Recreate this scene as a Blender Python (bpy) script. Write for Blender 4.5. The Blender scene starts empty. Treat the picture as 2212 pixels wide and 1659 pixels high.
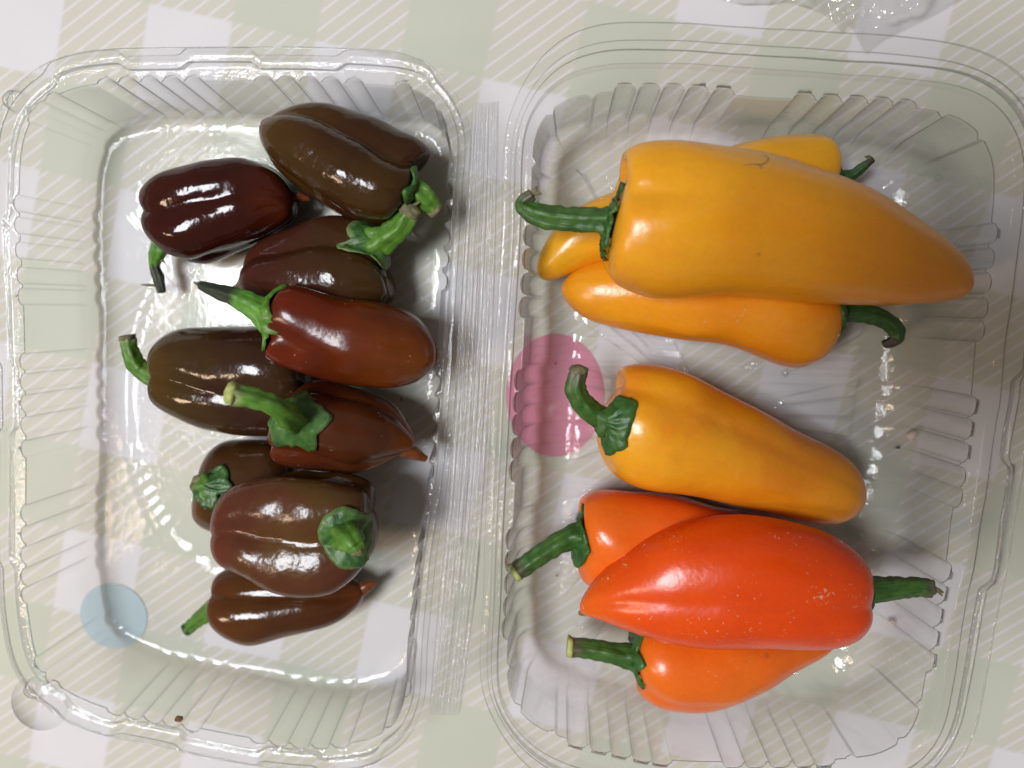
import bpy, bmesh, math, random
import numpy as np
from mathutils import Vector, Matrix, noise
from mathutils.bvhtree import BVHTree

random.seed(7)
scene = bpy.context.scene
COL = scene.collection

# ------------------------------------------------------------------ camera
F_PX, CX, CY, DIST = 1550.0, 1106.0, 829.5, 0.175
MM = 0.001
_zv = np.array([0.03981766, -0.10707369, 0.99345346])
EZ = -_zv / np.linalg.norm(_zv)
EX = np.array([1.0, 0, 0]) - EZ * EZ[0]
EX /= np.linalg.norm(EX)
EY = np.cross(EZ, EX)
B = np.stack([EX, EY, EZ])                      # photo-camera axes -> table axes
CAM = -B @ np.array([0, 0, DIST])


def ray(px, py):
    v = np.array([(px - CX) / F_PX, (py - CY) / F_PX, 1.0])
    d = B @ v
    return d / np.linalg.norm(d)


def U(px, py, z=0.0):
    """point of the place seen at a spot of the photo, at a height z (metres) above the table"""
    d = ray(px, py)
    return CAM + d * ((z - CAM[2]) / d[2])


def proj(p):
    v = B.T @ (np.asarray(p) - CAM)
    return CX + F_PX * v[0] / v[2], CY + F_PX * v[1] / v[2]


def px_size(p):
    return float((B.T @ (np.asarray(p) - CAM))[2]) / F_PX


cam_d = bpy.data.cameras.new("camera")
cam = bpy.data.objects.new("camera", cam_d)
COL.objects.link(cam)
rot = np.stack([B @ np.array([1, 0, 0.]), B @ np.array([0, -1., 0]), B @ np.array([0, 0, -1.])], axis=1)
M = Matrix.Identity(4)
for i in range(3):
    for j in range(3):
        M[i][j] = rot[i, j]
    M[i][3] = CAM[i]
cam.matrix_world = M
cam_d.sensor_fit = 'HORIZONTAL'
cam_d.sensor_width = 36
cam_d.lens = 36 * F_PX / 2212
cam_d.clip_start = 0.005
cam_d.clip_end = 50
cam_d.dof.use_dof = True
cam_d.dof.focus_distance = DIST - 0.023
cam_d.dof.aperture_fstop = 7
scene.camera = cam

# ------------------------------------------------------------------ light
world = bpy.data.worlds.new("World")
scene.world = world
world.use_nodes = True
bg = world.node_tree.nodes['Background']
bg.inputs[0].default_value = (1.0, 0.93, 0.86, 1)
bg.inputs[1].default_value = 0.16


def area(name, loc, target, sx, sy, power, color):
    l = bpy.data.lights.new(name, 'AREA')
    l.shape = 'RECTANGLE'
    l.size, l.size_y = sx, sy
    l.energy = power
    l.color = color
    o = bpy.data.objects.new(name, l)
    COL.objects.link(o)
    o.location = loc
    d = Vector(target) - Vector(loc)
    o.rotation_euler = d.to_track_quat('-Z', 'Y').to_euler()
    return o


area("ceiling_lamp", (-0.46, 0.03, 1.15), (0, 0, 0), 0.42, 0.28, 12.6, (0.92, 0.95, 1.0))
area("warm_lamp", (-0.75, -0.30, 0.85), (0, 0, 0), 0.14, 0.24, 2.6, (1.0, 0.74, 0.52))
scene.view_settings.view_transform = 'Standard'
scene.view_settings.look = 'None'
scene.view_settings.exposure = 0.0
scene.cycles.transparent_max_bounces = 48
scene.cycles.max_bounces = 24
scene.cycles.caustics_reflective = False
scene.cycles.caustics_refractive = False


# ------------------------------------------------------------------ helpers
def tag(o, label=None, cat=None, group=None, kind=None):
    if label: o['label'] = label
    if cat: o['category'] = cat
    if group: o['group'] = group
    if kind: o['kind'] = kind
    return o


def empty(name, loc, label, cat, group=None):
    o = bpy.data.objects.new(name, None)
    o.empty_display_size = 0.01
    COL.objects.link(o)
    o.location = loc
    return tag(o, label, cat, group)


def mesh_obj(name, verts, faces, mat, parent=None, origin=None, uvs=None, smooth=True):
    """link world-space verts as one object; its origin is the parent's (or the given) base point"""
    base = np.array(origin if origin is not None else (ROOT_LOC(parent) if parent else (0, 0, 0)), float)
    me = bpy.data.meshes.new(name)
    v = np.asarray(verts, float) - base
    me.from_pydata([tuple(q) for q in v], [], [tuple(f) for f in faces])
    if uvs is not None:
        lay = me.uv_layers.new(name="UVMap")
        li = np.empty(len(me.loops), dtype=np.int32)
        me.loops.foreach_get("vertex_index", li)
        lay.data.foreach_set("uv", np.asarray(uvs, np.float32)[li].ravel())
    if smooth:
        me.polygons.foreach_set("use_smooth", [True] * len(me.polygons))
    me.materials.append(mat)
    me.update()
    o = bpy.data.objects.new(name, me)
    COL.objects.link(o)
    if parent:
        o.parent = parent
    elif origin is not None:
        o.location = origin
    return o


def ROOT_LOC(o):
    while o.parent:
        o = o.parent
    return np.array(o.location)


def catmull(P, n_per=8, closed=False):
    P = np.asarray(P, float)
    m = len(P)
    out = []
    rng = range(m) if closed else range(m - 1)
    for i in rng:
        if closed:
            p0, p1, p2, p3 = P[(i - 1) % m], P[i], P[(i + 1) % m], P[(i + 2) % m]
        else:
            p1, p2 = P[i], P[i + 1]
            p0 = P[i - 1] if i > 0 else 2 * p1 - p2
            p3 = P[i + 2] if i + 2 < m else 2 * p2 - p1
        for k in range(n_per):
            t = k / n_per
            out.append(0.5 * ((2 * p1) + (p2 - p0) * t + (2 * p0 - 5 * p1 + 4 * p2 - p3) * t * t + (3 * p1 - p0 - 3 * p2 + p3) * t ** 3))
    if not closed:
        out.append(P[-1])
    return np.array(out)


def resample(P, n, closed=True):
    Q = np.vstack([P, P[:1]]) if closed else P
    s = np.concatenate([[0], np.cumsum(np.linalg.norm(np.diff(Q, axis=0), axis=1))])
    t = np.linspace(0, s[-1], n + 1)[:-1] if closed else np.linspace(0, s[-1], n)
    return np.stack([np.interp(t, s, Q[:, k]) for k in range(Q.shape[1])], 1), s[-1]


def smooth_closed(A, w):
    n = len(A)
    k = np.exp(-0.5 * (np.arange(-3 * w, 3 * w + 1) / w) ** 2)
    k /= k.sum()
    out = np.zeros_like(A)
    for j, d in enumerate(range(-3 * w, 3 * w + 1)):
        out += k[j] * np.roll(A, -d, axis=0)
    return out


def nz(p, s, seed=0.0):
    return noise.noise(Vector((p[0] * s + seed, p[1] * s - seed * 1.7, p[2] * s + seed * .6)))


# ------------------------------------------------------------------ materials
def new_mat(name):
    m = bpy.data.materials.new(name)
    m.use_nodes = True
    nt = m.node_tree
    nt.nodes.clear()
    out = nt.nodes.new('ShaderNodeOutputMaterial')
    return m, nt, out


def N(nt, t, **kw):
    n = nt.nodes.new(t)
    for k, v in kw.items():
        if k.startswith('i_'):
            key = k[2:]
            n.inputs[int(key) if key.isdigit() else key.replace('_', ' ')].default_value = v
        else:
            setattr(n, k, v)
    return n


def math_(nt, op, a, b=None, c=None):
    n = nt.nodes.new('ShaderNodeMath')
    n.operation = op
    for i, v in enumerate((a, b, c)):
        if v is None: continue
        if isinstance(v, (int, float)):
            n.inputs[i].default_value = v
        else:
            nt.links.new(v, n.inputs[i])
    return n.outputs[0]


def mixc(nt, fac, a, b):
    n = nt.nodes.new('ShaderNodeMix')
    n.data_type = 'RGBA'
    for idx, v in ((0, fac), (6, a), (7, b)):
        if isinstance(v, (int, float)):
            n.inputs[idx].default_value = v
        elif isinstance(v, tuple):
            n.inputs[idx].default_value = (*v, 1) if len(v) == 3 else v
        else:
            nt.links.new(v, n.inputs[idx])
    return n.outputs[2]


def ramp(nt, fac, stops, interp='LINEAR'):
    n = nt.nodes.new('ShaderNodeValToRGB')
    n.color_ramp.interpolation = interp
    e = n.color_ramp.elements
    while len(e) < len(stops):
        e.new(0.5)
    for i, (p, c) in enumerate(stops):
        e[i].position = p
        e[i].color = (*c, 1)
    nt.links.new(fac, n.inputs[0])
    return n.outputs[0]


def plastic(name, haze=0.03, rough=0.05, crinkle=0.15, cscale=900, refl=1.0, wave=1.2, streak=0.0, bend=0.0, tint=(0.985, 0.99, 0.985), edge=(0.12, 0.12, 0.12)):
    """clear thin sheet: passes light straight through, mirrors by Schlick's law at both faces, absorbs more when seen edge-on"""
    m, nt, out = new_mat(name)
    L = nt.links.new
    tc = N(nt, 'ShaderNodeTexCoord')
    no = N(nt, 'ShaderNodeTexNoise', i_Scale=cscale, i_Detail=3.0)
    L(tc.outputs['Object'], no.inputs['Vector'])
    no2 = N(nt, 'ShaderNodeTexNoise', i_Scale=110.0, i_Detail=1.0)
    L(tc.outputs['Object'], no2.inputs['Vector'])
    h = math_(nt, 'ADD', no.outputs[0], math_(nt, 'MULTIPLY', no2.outputs[0], wave))
    bu = N(nt, 'ShaderNodeBump', i_Strength=crinkle, i_Distance=0.0004)
    L(h, bu.inputs['Height'])
    lw = N(nt, 'ShaderNodeLayerWeight', i_Blend=0.5)
    L(bu.outputs[0], lw.inputs['Normal'])
    f5 = math_(nt, 'POWER', lw.outputs['Facing'], 4.0)
    fr = math_(nt, 'MULTIPLY_ADD', f5, 0.80, 0.052)
    fr = math_(nt, 'MULTIPLY', fr, refl)
    lw2 = N(nt, 'ShaderNodeLayerWeight', i_Blend=0.5)
    f3 = math_(nt, 'POWER', lw2.outputs['Facing'], 3.2)
    tcol = mixc(nt, f3, tint, edge)
    tr = N(nt, 'ShaderNodeBsdfTransparent')
    L(tcol, tr.inputs[0])
    gl = N(nt, 'ShaderNodeBsdfGlossy', i_Roughness=rough)
    gl.inputs[0].default_value = (1, 1, 1, 1)
    L(bu.outputs[0], gl.inputs['Normal'])
    trans = tr.outputs[0]
    if bend > 0:
        rf_ = N(nt, 'ShaderNodeBsdfRefraction', i_IOR=1.16, i_Roughness=0.02)
        L(tcol, rf_.inputs[0])
        L(bu.outputs[0], rf_.inputs['Normal'])
        mr = nt.nodes.new('ShaderNodeMapRange')
        mr.interpolation_type = 'SMOOTHSTEP'
        mr.inputs[1].default_value = 0.10
        mr.inputs[2].default_value = 0.50
        mr.inputs[4].default_value = bend
        L(lw2.outputs['Facing'], mr.inputs[0])
        mt = N(nt, 'ShaderNodeMixShader')
        L(mr.outputs[0], mt.inputs[0]); L(trans, mt.inputs[1]); L(rf_.outputs[0], mt.inputs[2])
        trans = mt.outputs[0]
    mx = N(nt, 'ShaderNodeMixShader')
    L(fr, mx.inputs[0]); L(trans, mx.inputs[1]); L(gl.outputs[0], mx.inputs[2])
    df = N(nt, 'ShaderNodeBsdfDiffuse')
    df.inputs[0].default_value = (0.85, 0.85, 0.85, 1)
    tl = N(nt, 'ShaderNodeBsdfTranslucent')
    tl.inputs[0].default_value = (0.85, 0.85, 0.85, 1)
    ad = N(nt, 'ShaderNodeMixShader', i_0=0.5)
    L(df.outputs[0], ad.inputs[1]); L(tl.outputs[0], ad.inputs[2])
    m2 = N(nt, 'ShaderNodeMixShader', i_0=haze)
    if streak > 0:
        mp = N(nt, 'ShaderNodeMapping')
        mp.inputs['Rotation'].default_value = (0, 0, math.radians(-4))
        mp.inputs['Scale'].default_value = (60, 750, 60)
        L(tc.outputs['Object'], mp.inputs[0])
        ns = N(nt, 'ShaderNodeTexNoise', i_Scale=1.0, i_Detail=3.0)
        L(mp.outputs[0], ns.inputs['Vector'])
        sm = nt.nodes.new('ShaderNodeMapRange')
        sm.interpolation_type = 'SMOOTHSTEP'
        sm.inputs[1].default_value = 0.48
        sm.inputs[2].default_value = 0.72
        sm.inputs[3].default_value = haze
        sm.inputs[4].default_value = haze + streak
        L(ns.outputs[0], sm.inputs[0])
        L(sm.outputs[0], m2.inputs[0])
    L(mx.outputs[0], m2.inputs[1]); L(ad.outputs[0], m2.inputs[2])
    L(m2.outputs[0], out.inputs[0])
    return m


M_PLASTIC = plastic("clear_plastic", haze=0.05, refl=0.6, wave=0.6)
M_TRAY = plastic("clear_plastic_tray", haze=0.07, rough=0.035, crinkle=0.4, cscale=700, bend=0.06, streak=0.14, refl=1.15)
M_RIM = plastic("clear_plastic_rim", haze=0.06, rough=0.035, crinkle=0.5, cscale=800, refl=0.65)
M_HINGE = plastic("clear_plastic_hinge", haze=0.22, rough=0.08, crinkle=0.9, cscale=1100, refl=2.0, wave=3.0, edge=(0.4, 0.4, 0.4))
M_FILM = plastic("bag_film", haze=0.07, rough=0.09, crinkle=0.9, cscale=380, refl=2.2, wave=4.0, edge=(0.75, 0.75, 0.75))


def cloth_mat():
    m, nt, out = new_mat("gingham_cloth")
    L = nt.links.new
    uv = N(nt, 'ShaderNodeUVMap')
    sp = N(nt, 'ShaderNodeSeparateXYZ')
    wob = N(nt, 'ShaderNodeTexNoise', i_Scale=3.0, i_Detail=1.0)
    L(uv.outputs[0], wob.inputs['Vector'])
    L(uv.outputs[0], sp.inputs[0])
    c, r = sp.outputs[0], sp.outputs[1]

    def par(v):                                   # 0 in even cells, 1 in odd, soft print edge
        w = math_(nt, 'PINGPONG', math_(nt, 'ADD', v, 0.5), 1.0)      # 0.5 at edges, 1 mid-even, 0 mid-odd
        return math_(nt, 'SUBTRACT', 1.0, math_(nt, 'SMOOTHSTEP' if False else 'MULTIPLY_ADD', w, 1.0, 0.0))
    pc, pr = par(c), par(r)

    def soft(v, e=0.028):
        n = nt.nodes.new('ShaderNodeMapRange')
        n.interpolation_type = 'SMOOTHSTEP'
        n.inputs[1].default_value = 0.5 - e
        n.inputs[2].default_value = 0.5 + e
        L(v, n.inputs[0])
        return n.outputs[0]
    co, ro = soft(pc), soft(pr)                   # odd column / odd row
    re = math_(nt, 'SUBTRACT', 1.0, ro)
    ce = math_(nt, 'SUBTRACT', 1.0, co)
    white = math_(nt, 'MULTIPLY', ce, ro)
    solid = math_(nt, 'MULTIPLY', co, re)
    d = math_(nt, 'ADD', c, r)
    d = math_(nt, 'ADD', d, 0.0)
    st = math_(nt, 'PINGPONG', math_(nt, 'DIVIDE', math_(nt, 'SUBTRACT', d, 0.1), 0.2), 0.5)
    n = nt.nodes.new('ShaderNodeMapRange')
    n.interpolation_type = 'SMOOTHSTEP'
    n.inputs[1].default_value = 0.03
    n.inputs[2].default_value = 0.16
    n.inputs[3].default_value = 0.9
    n.inputs[4].default_value = 0.0
    L(st, n.inputs[0])
    line = n.outputs[0]
    WHITE = (0.735, 0.715, 0.735)
    BEIGE = (0.622, 0.600, 0.515)
    GREEN = (0.570, 0.590, 0.492)
    col = mixc(nt, line, BEIGE, WHITE)
    col = mixc(nt, white, col, WHITE)
    col = mixc(nt, solid, col, GREEN)
    no = N(nt, 'ShaderNodeTexNoise', i_Scale=60.0, i_Detail=4.0)
    L(uv.outputs[0], no.inputs['Vector'])
    no3 = N(nt, 'ShaderNodeTexNoise', i_Scale=1.3, i_Detail=2.0)
    L(uv.outputs[0], no3.inputs['Vector'])
    v = math_(nt, 'MULTIPLY_ADD', no.outputs[0], 0.10, 0.93)
    v = math_(nt, 'MULTIPLY', v, math_(nt, 'MULTIPLY_ADD', no3.outputs[0], 0.08, 0.97))
    hs = N(nt, 'ShaderNodeHueSaturation')
    L(col, hs.inputs['Color']); L(v, hs.inputs['Value'])
    p = N(nt, 'ShaderNodeBsdfPrincipled', i_Roughness=0.42)
    p.inputs['Specular IOR Level'].default_value = 0.35
    L(hs.outputs[0], p.inputs['Base Color'])
    bu = N(nt, 'ShaderNodeBump', i_Strength=0.05, i_Distance=0.0003)
    L(no.outputs[0], bu.inputs['Height'])
    L(bu.outputs[0], p.inputs['Normal'])
    L(p.outputs[0], out.inputs[0])
    return m


def flat_mat(name, col, rough=0.5, nscale=300, namp=0.2, bump=0.1, spec=0.5):
    m, nt, out = new_mat(name)
    L = nt.links.new
    tc = N(nt, 'ShaderNodeTexCoord')
    no = N(nt, 'ShaderNodeTexNoise', i_Scale=nscale, i_Detail=4.0)
    L(tc.outputs['Object'], no.inputs['Vector'])
    dark = tuple(c * (1 - namp) for c in col)
    lite = tuple(min(1, c * (1 + namp)) for c in col)
    c = ramp(nt, no.outputs[0], [(0.3, dark), (0.7, lite)])
    p = N(nt, 'ShaderNodeBsdfPrincipled', i_Roughness=rough)
    p.inputs['Specular IOR Level'].default_value = spec
    L(c, p.inputs['Base Color'])
    bu = N(nt, 'ShaderNodeBump', i_Strength=bump, i_Distance=0.0005)
    L(no.outputs[0], bu.inputs['Height'])
    L(bu.outputs[0], p.inputs['Normal'])
    L(p.outputs[0], out.inputs[0])
    return m


def pepper_mat(name, stops, patch, patch_amt=0.5, rough=0.2, bump=0.12, sss=0.0, specks=0.0, wrinkle=0.0, bands=0.35, seed=0.0, spec=0.5, spots=0.0):
    """skin: colour runs along the fruit (u), broken by soft patches of a second pigment, streaks, specks and pores"""
    m, nt, out = new_mat(name)
    L = nt.links.new
    uv = N(nt, 'ShaderNodeUVMap')
    sp = N(nt, 'ShaderNodeSeparateXYZ')
    L(uv.outputs[0], sp.inputs[0])
    tc = N(nt, 'ShaderNodeTexCoord')
    mp = N(nt, 'ShaderNodeMapping')
    mp.inputs['Location'].default_value = (seed, seed * .7, -seed)
    L(tc.outputs['Object'], mp.inputs[0])
    vec = mp.outputs[0]
    big = N(nt, 'ShaderNodeTexNoise', i_Scale=75.0, i_Detail=2.5)
    L(vec, big.inputs['Vector'])
    fine = N(nt, 'ShaderNodeTexNoise', i_Scale=900.0, i_Detail=3.0)
    L(vec, fine.inputs['Vector'])
    u = math_(nt, 'ADD', sp.outputs[0], math_(nt, 'MULTIPLY_ADD', big.outputs[0], 0.24, -0.12))
    col = ramp(nt, u, stops)
    pf = nt.nodes.new('ShaderNodeMapRange')
    pf.interpolation_type = 'SMOOTHSTEP'
    pf.inputs[1].default_value = 0.40
    pf.inputs[2].default_value = 0.68
    pf.inputs[4].default_value = patch_amt
    L(big.outputs[0], pf.inputs[0])
    col = mixc(nt, pf.outputs[0], col, patch)
    # faint lengthwise streaks
    cb = N(nt, 'ShaderNodeCombineXYZ')
    L(math_(nt, 'MULTIPLY', sp.outputs[0], 2.0), cb.inputs[0])
    L(math_(nt, 'MULTIPLY', sp.outputs[1], 40.0), cb.inputs[1])
    strk = N(nt, 'ShaderNodeTexNoise', i_Scale=1.0, i_Detail=3.0)
    L(cb.outputs[0], strk.inputs['Vector'])
    v = math_(nt, 'MULTIPLY_ADD', strk.outputs[0], bands, 1.0 - bands / 2)
    v = math_(nt, 'MULTIPLY', v, math_(nt, 'MULTIPLY_ADD', fine.outputs[0], 0.16, 0.92))
    hs = N(nt, 'ShaderNodeHueSaturation')
    L(col, hs.inputs['Color']); L(v, hs.inputs['Value'])
    col = hs.outputs[0]
    if specks > 0:
        vo = N(nt, 'ShaderNodeTexNoise', i_Scale=1500.0, i_Detail=3.0)
        L(vec, vo.inputs['Vector'])
        msk = N(nt, 'ShaderNodeTexNoise', i_Scale=120.0, i_Detail=2.0)
        L(vec, msk.inputs['Vector'])
        a = math_(nt, 'ADD', vo.outputs[0], math_(nt, 'MULTIPLY_ADD', msk.outputs[0], 0.55, -0.275))
        sm = nt.nodes.new('ShaderNodeMapRange')
        sm.inputs[1].default_value = 0.76 - specks * .06
        sm.inputs[2].default_value = 0.80 - specks * .06
        L(a, sm.inputs[0])
        col = mixc(nt, math_(nt, 'MULTIPLY', sm.outputs[0], 0.75), col, (0.62, 0.42, 0.24))
    if spots > 0:
        vz = N(nt, 'ShaderNodeTexVoronoi', i_Scale=190.0)
        L(vec, vz.inputs['Vector'])
        sc = N(nt, 'ShaderNodeSeparateColor')
        L(vz.outputs['Color'], sc.inputs[0])
        g = math_(nt, 'GREATER_THAN', sc.outputs[0], 1.0 - spots)
        rad = math_(nt, 'MULTIPLY_ADD', sc.outputs[1], 0.10, 0.05)
        near = math_(nt, 'LESS_THAN', vz.outputs['Distance'], rad)
        col = mixc(nt, math_(nt, 'MULTIPLY', math_(nt, 'MULTIPLY', g, near), 0.45), col, (0.28, 0.10, 0.02))
    p = N(nt, 'ShaderNodeBsdfPrincipled')
    p.inputs['Specular IOR Level'].default_value = spec
    L(col, p.inputs['Base Color'])
    rg = math_(nt, 'MULTIPLY_ADD', big.outputs[0], 0.16, rough - 0.08)
    L(rg, p.inputs['Roughness'])
    if sss > 0:
        p.inputs['Subsurface Weight'].default_value = sss
        p.inputs['Subsurface Radius'].default_value = (1.0, 0.45, 0.12)
        p.inputs['Subsurface Scale'].default_value = 0.0035
    wr = N(nt, 'ShaderNodeTexNoise', i_Scale=330.0, i_Detail=2.0)
    L(vec, wr.inputs['Vector'])
    h = math_(nt, 'ADD', math_(nt, 'MULTIPLY', fine.outputs[0], 0.12), math_(nt, 'MULTIPLY', wr.outputs[0], 0.55 + wrinkle))
    h = math_(nt, 'ADD', h, math_(nt, 'MULTIPLY', big.outputs[0], 0.6))
    bu = N(nt, 'ShaderNodeBump', i_Strength=bump, i_Distance=0.0016)
    L(h, bu.inputs['Height'])
    L(bu.outputs[0], p.inputs['Normal'])
    L(p.outputs[0], out.inputs[0])
    return m


def stem_mat(name, a, b, tip, tip_at=0.85, rough=0.45, sw=0.5):
    m, nt, out = new_mat(name)
    L = nt.links.new
    uv = N(nt, 'ShaderNodeUVMap')
    sp = N(nt, 'ShaderNodeSeparateXYZ')
    L(uv.outputs[0], sp.inputs[0])
    tc = N(nt, 'ShaderNodeTexCoord')
    no = N(nt, 'ShaderNodeTexNoise', i_Scale=450.0, i_Detail=4.0)
    L(tc.outputs['Object'], no.inputs['Vector'])
    cb = N(nt, 'ShaderNodeCombineXYZ')
    L(math_(nt, 'MULTIPLY', sp.outputs[0], 5.0), cb.inputs[0])
    L(math_(nt, 'MULTIPLY', sp.outputs[1], 26.0), cb.inputs[1])
    st = N(nt, 'ShaderNodeTexNoise', i_Scale=1.0, i_Detail=3.0)
    L(cb.outputs[0], st.inputs['Vector'])
    f = math_(nt, 'ADD', math_(nt, 'MULTIPLY', no.outputs[0], 1.0 - sw), math_(nt, 'MULTIPLY', st.outputs[0], sw))
    col = ramp(nt, f, [(0.36, a), (0.62, b)])
    uu = math_(nt, 'ADD', sp.outputs[0], math_(nt, 'MULTIPLY_ADD', no.outputs[0], 0.2, -0.1))
    t = nt.nodes.new('ShaderNodeMapRange')
    t.inputs[1].default_value = tip_at - 0.06
    t.inputs[2].default_value = tip_at + 0.06
    L(uu, t.inputs[0])
    col = mixc(nt, t.outputs[0], col, tip)
    p = N(nt, 'ShaderNodeBsdfPrincipled', i_Roughness=rough)
    p.inputs['Subsurface Weight'].default_value = 0.08
    p.inputs['Subsurface Scale'].default_value = 0.001
    L(col, p.inputs['Base Color'])
    bu = N(nt, 'ShaderNodeBump', i_Strength=0.5, i_Distance=0.0006)
    L(f, bu.inputs['Height'])
    L(bu.outputs[0], p.inputs['Normal'])
    L(p.outputs[0], out.inputs[0])
    return m


# ------------------------------------------------------------------ tablecloth
HI = np.array([[5.49255845e-03, 7.34637455e-04, 2.35691944e-01],
               [-1.03684450e-03, 4.66835599e-03, 1.30877722e+00],
               [2.51273819e-05, -6.75700589e-05, 1.0]])
# the print is laid on the cloth by one projective map of the flat cloth (about 19 mm squares)
nx, ny = 60, 48
xs = np.linspace(-0.34, 0.34, nx)
ys = np.linspace(-0.27, 0.27, ny)
cv, cu, cf = [], [], []
corn = [proj((x, y, 0)) for x in (-0.1, 0.1) for y in (-0.08, 0.08)]
for j in range(ny):
    for i in range(nx):
        x, y = xs[i], ys[j]
        q = np.array([*proj((x, y, 0)), 1.0])
        w = HI @ q
        cu.append((w[0] / w[2], w[1] / w[2]))
        cv.append((x, y, 0.0))
for j in range(ny - 1):
    for i in range(nx - 1):
        a = j * nx + i
        cf.append((a, a + 1, a + nx + 1, a + nx))
cloth = mesh_obj("tablecloth", cv, cf, cloth_mat(), uvs=cu)
tag(cloth, "pale green and beige gingham tablecloth with white diagonal stripes", "tablecloth")


def disc(name, px, py, rx, ry, z, mat, parent, label):
    c = U(px, py, z)
    s = px_size(c)
    n = 72
    v = [tuple(c)] + [(c[0] + rx * s * math.cos(2 * math.pi * k / n), c[1] + ry * s * math.sin(2 * math.pi * k / n), z) for k in range(n)]
    f = [(0, 1 + k, 1 + (k + 1) % n) for k in range(n)]
    o = mesh_obj(name, v, f, mat, parent)
    o['label'] = label
    return o


disc("printed_dot", 245, 1331, 74, 73, 0.0002, flat_mat("blue_print", (0.43, 0.55, 0.60), 0.45, 60, 0.05, 0.02), cloth, "pale blue round dot under the left half")
disc("printed_dot", 1199, 855, 106, 134, 0.0002, flat_mat("pink_print", (0.64, 0.22, 0.32), 0.45, 60, 0.06, 0.02), cloth, "large pink round dot under the right half")

# ------------------------------------------------------------------ clamshell container
H_LID, H_TRAY, FLOOR = 0.0220, 0.0238, 0.0006

LID = [(250, 181), (342, 179), (490, 178), (560, 178), (646, 178), (750, 182), (858, 189), (904, 198), (939, 222), (958, 250), (971, 290), (972, 330),
       (966, 407), (962, 472), (957, 560), (952, 640), (946, 748), (939, 850), (930, 963), (922, 1050), (908, 1139), (898, 1210), (886, 1331), (880, 1400), (878, 1474), (873, 1515), (855, 1558), (820, 1585), (775, 1599), (728, 1603), (680, 1606),
       (610, 1600), (540, 1590), (475, 1578), (408, 1565), (330, 1548), (251, 1532), (200, 1515), (150, 1492), (115, 1467), (93, 1440), (78, 1405), (68, 1350), (62, 1303), (60, 1254),
       (59, 1160), (60, 996), (59, 891), (57, 768), (55, 670), (50, 580), (46, 488), (45, 400), (51, 320), (66, 268), (92, 235), (130, 206), (180, 189)]
LID_FL = [(231, 175), (278, 174), (325, 173), (372, 172), (420, 171), (571, 171), (620, 171), (669, 171), (716, 173), (767, 177), (872, 186),
          (975, 415), (972, 463), (968, 511), (964, 560), (960, 608), (948, 830), (945, 875), (941, 924), (937, 973), (932, 1018),
          (912, 1153), (906, 1202), (900, 1254), (895, 1307), (888, 1356), (885, 1485),
          (35, 439), (38, 487), (42, 541), (44, 595), (47, 641), (50, 781), (51, 826), (52, 872), (52, 918), (52, 970),
          (52, 1108), (52, 1155), (52, 1199), (53, 1244), (55, 1286),
          (250, 1537), (290, 1546), (332, 1555), (372, 1563), (415, 1571), (561, 1600), (605, 1605), (650, 1610), (695, 1612), (738, 1610),
          (84, 228), (70, 245), (108, 205), (82, 1438), (112, 1470)]
TRAY = [(1295, 204), (1326, 200), (1376, 199), (1480, 201), (1535, 206), (1585, 209), (1650, 214), (1716, 217), (1768, 221), (1822, 225), (1877, 227), (1932, 232), (1978, 237), (2020, 243), (2062, 255), (2098, 276), (2125, 310), (2140, 350), (2144, 400),
        (2138, 478), (2127, 560), (2118, 638), (2110, 693), (2103, 742), (2094, 856), (2085, 901), (2077, 953), (2070, 1002), (2062, 1060), (2052, 1114), (2040, 1214), (2030, 1254), (2021, 1303), (2012, 1352), (2004, 1405), (1997, 1450), (1990, 1490), (1983, 1530), (1968, 1570), (1940, 1602), (1892, 1626), (1850, 1632),
        (1801, 1637), (1756, 1640), (1655, 1642), (1562, 1642), (1500, 1641), (1443, 1638), (1405, 1633), (1363, 1624), (1321, 1614), (1275, 1604), (1230, 1593), (1190, 1581), (1150, 1560), (1120, 1530), (1100, 1490), (1095, 1440), (1097, 1380),
        (1103, 1282), (1106, 1185), (1109, 1120), (1113, 1045), (1119, 944), (1124, 849), (1129, 780), (1134, 690), (1139, 620), (1143, 560), (1147, 480), (1148, 400), (1150, 340), (1157, 290), (1175, 255), (1205, 228), (1245, 211)]
TRAY_FL = [(1349, 190), (1402, 189), (1455, 191), (1507, 195), (1562, 199), (1737, 210), (1792, 214), (1848, 217), (1903, 221), (1955, 226),
           (2145, 505), (2138, 560), (2132, 612), (2126, 667), (2118, 717), (2100, 878), (2093, 927), (2086, 978), (2078, 1031), (2070, 1074),
           (2048, 1237), (2038, 1282), (2028, 1331), (2018, 1380), (2010, 1429),
           (1247, 1604), (1296, 1615), (1340, 1626), (1387, 1637), (1428, 1644), (1582, 1650), (1630, 1650), (1684, 1649), (1735, 1648), (1780, 1646),
           (1135, 508), (1130, 560), (1126, 612), (1122, 663), (1113, 820), (1109, 869), (1105, 917), (1102, 968), (1099, 1015),
           (1098, 1164), (1096, 1213), (1094, 1261), (1092, 1310), (1088, 1356)]
# corner nicks point inwards
LID_NK = [(946, 234), (968, 283), (838, 1578), (122, 1478)]
TRAY_NK = [(1278, 205), (1188, 242), (1153, 352), (2033, 247), (2117, 296), (1097, 1441), (1118, 1527), (1193, 1583), (1838, 1634), (1945, 1600), (1988, 1520)]


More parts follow.
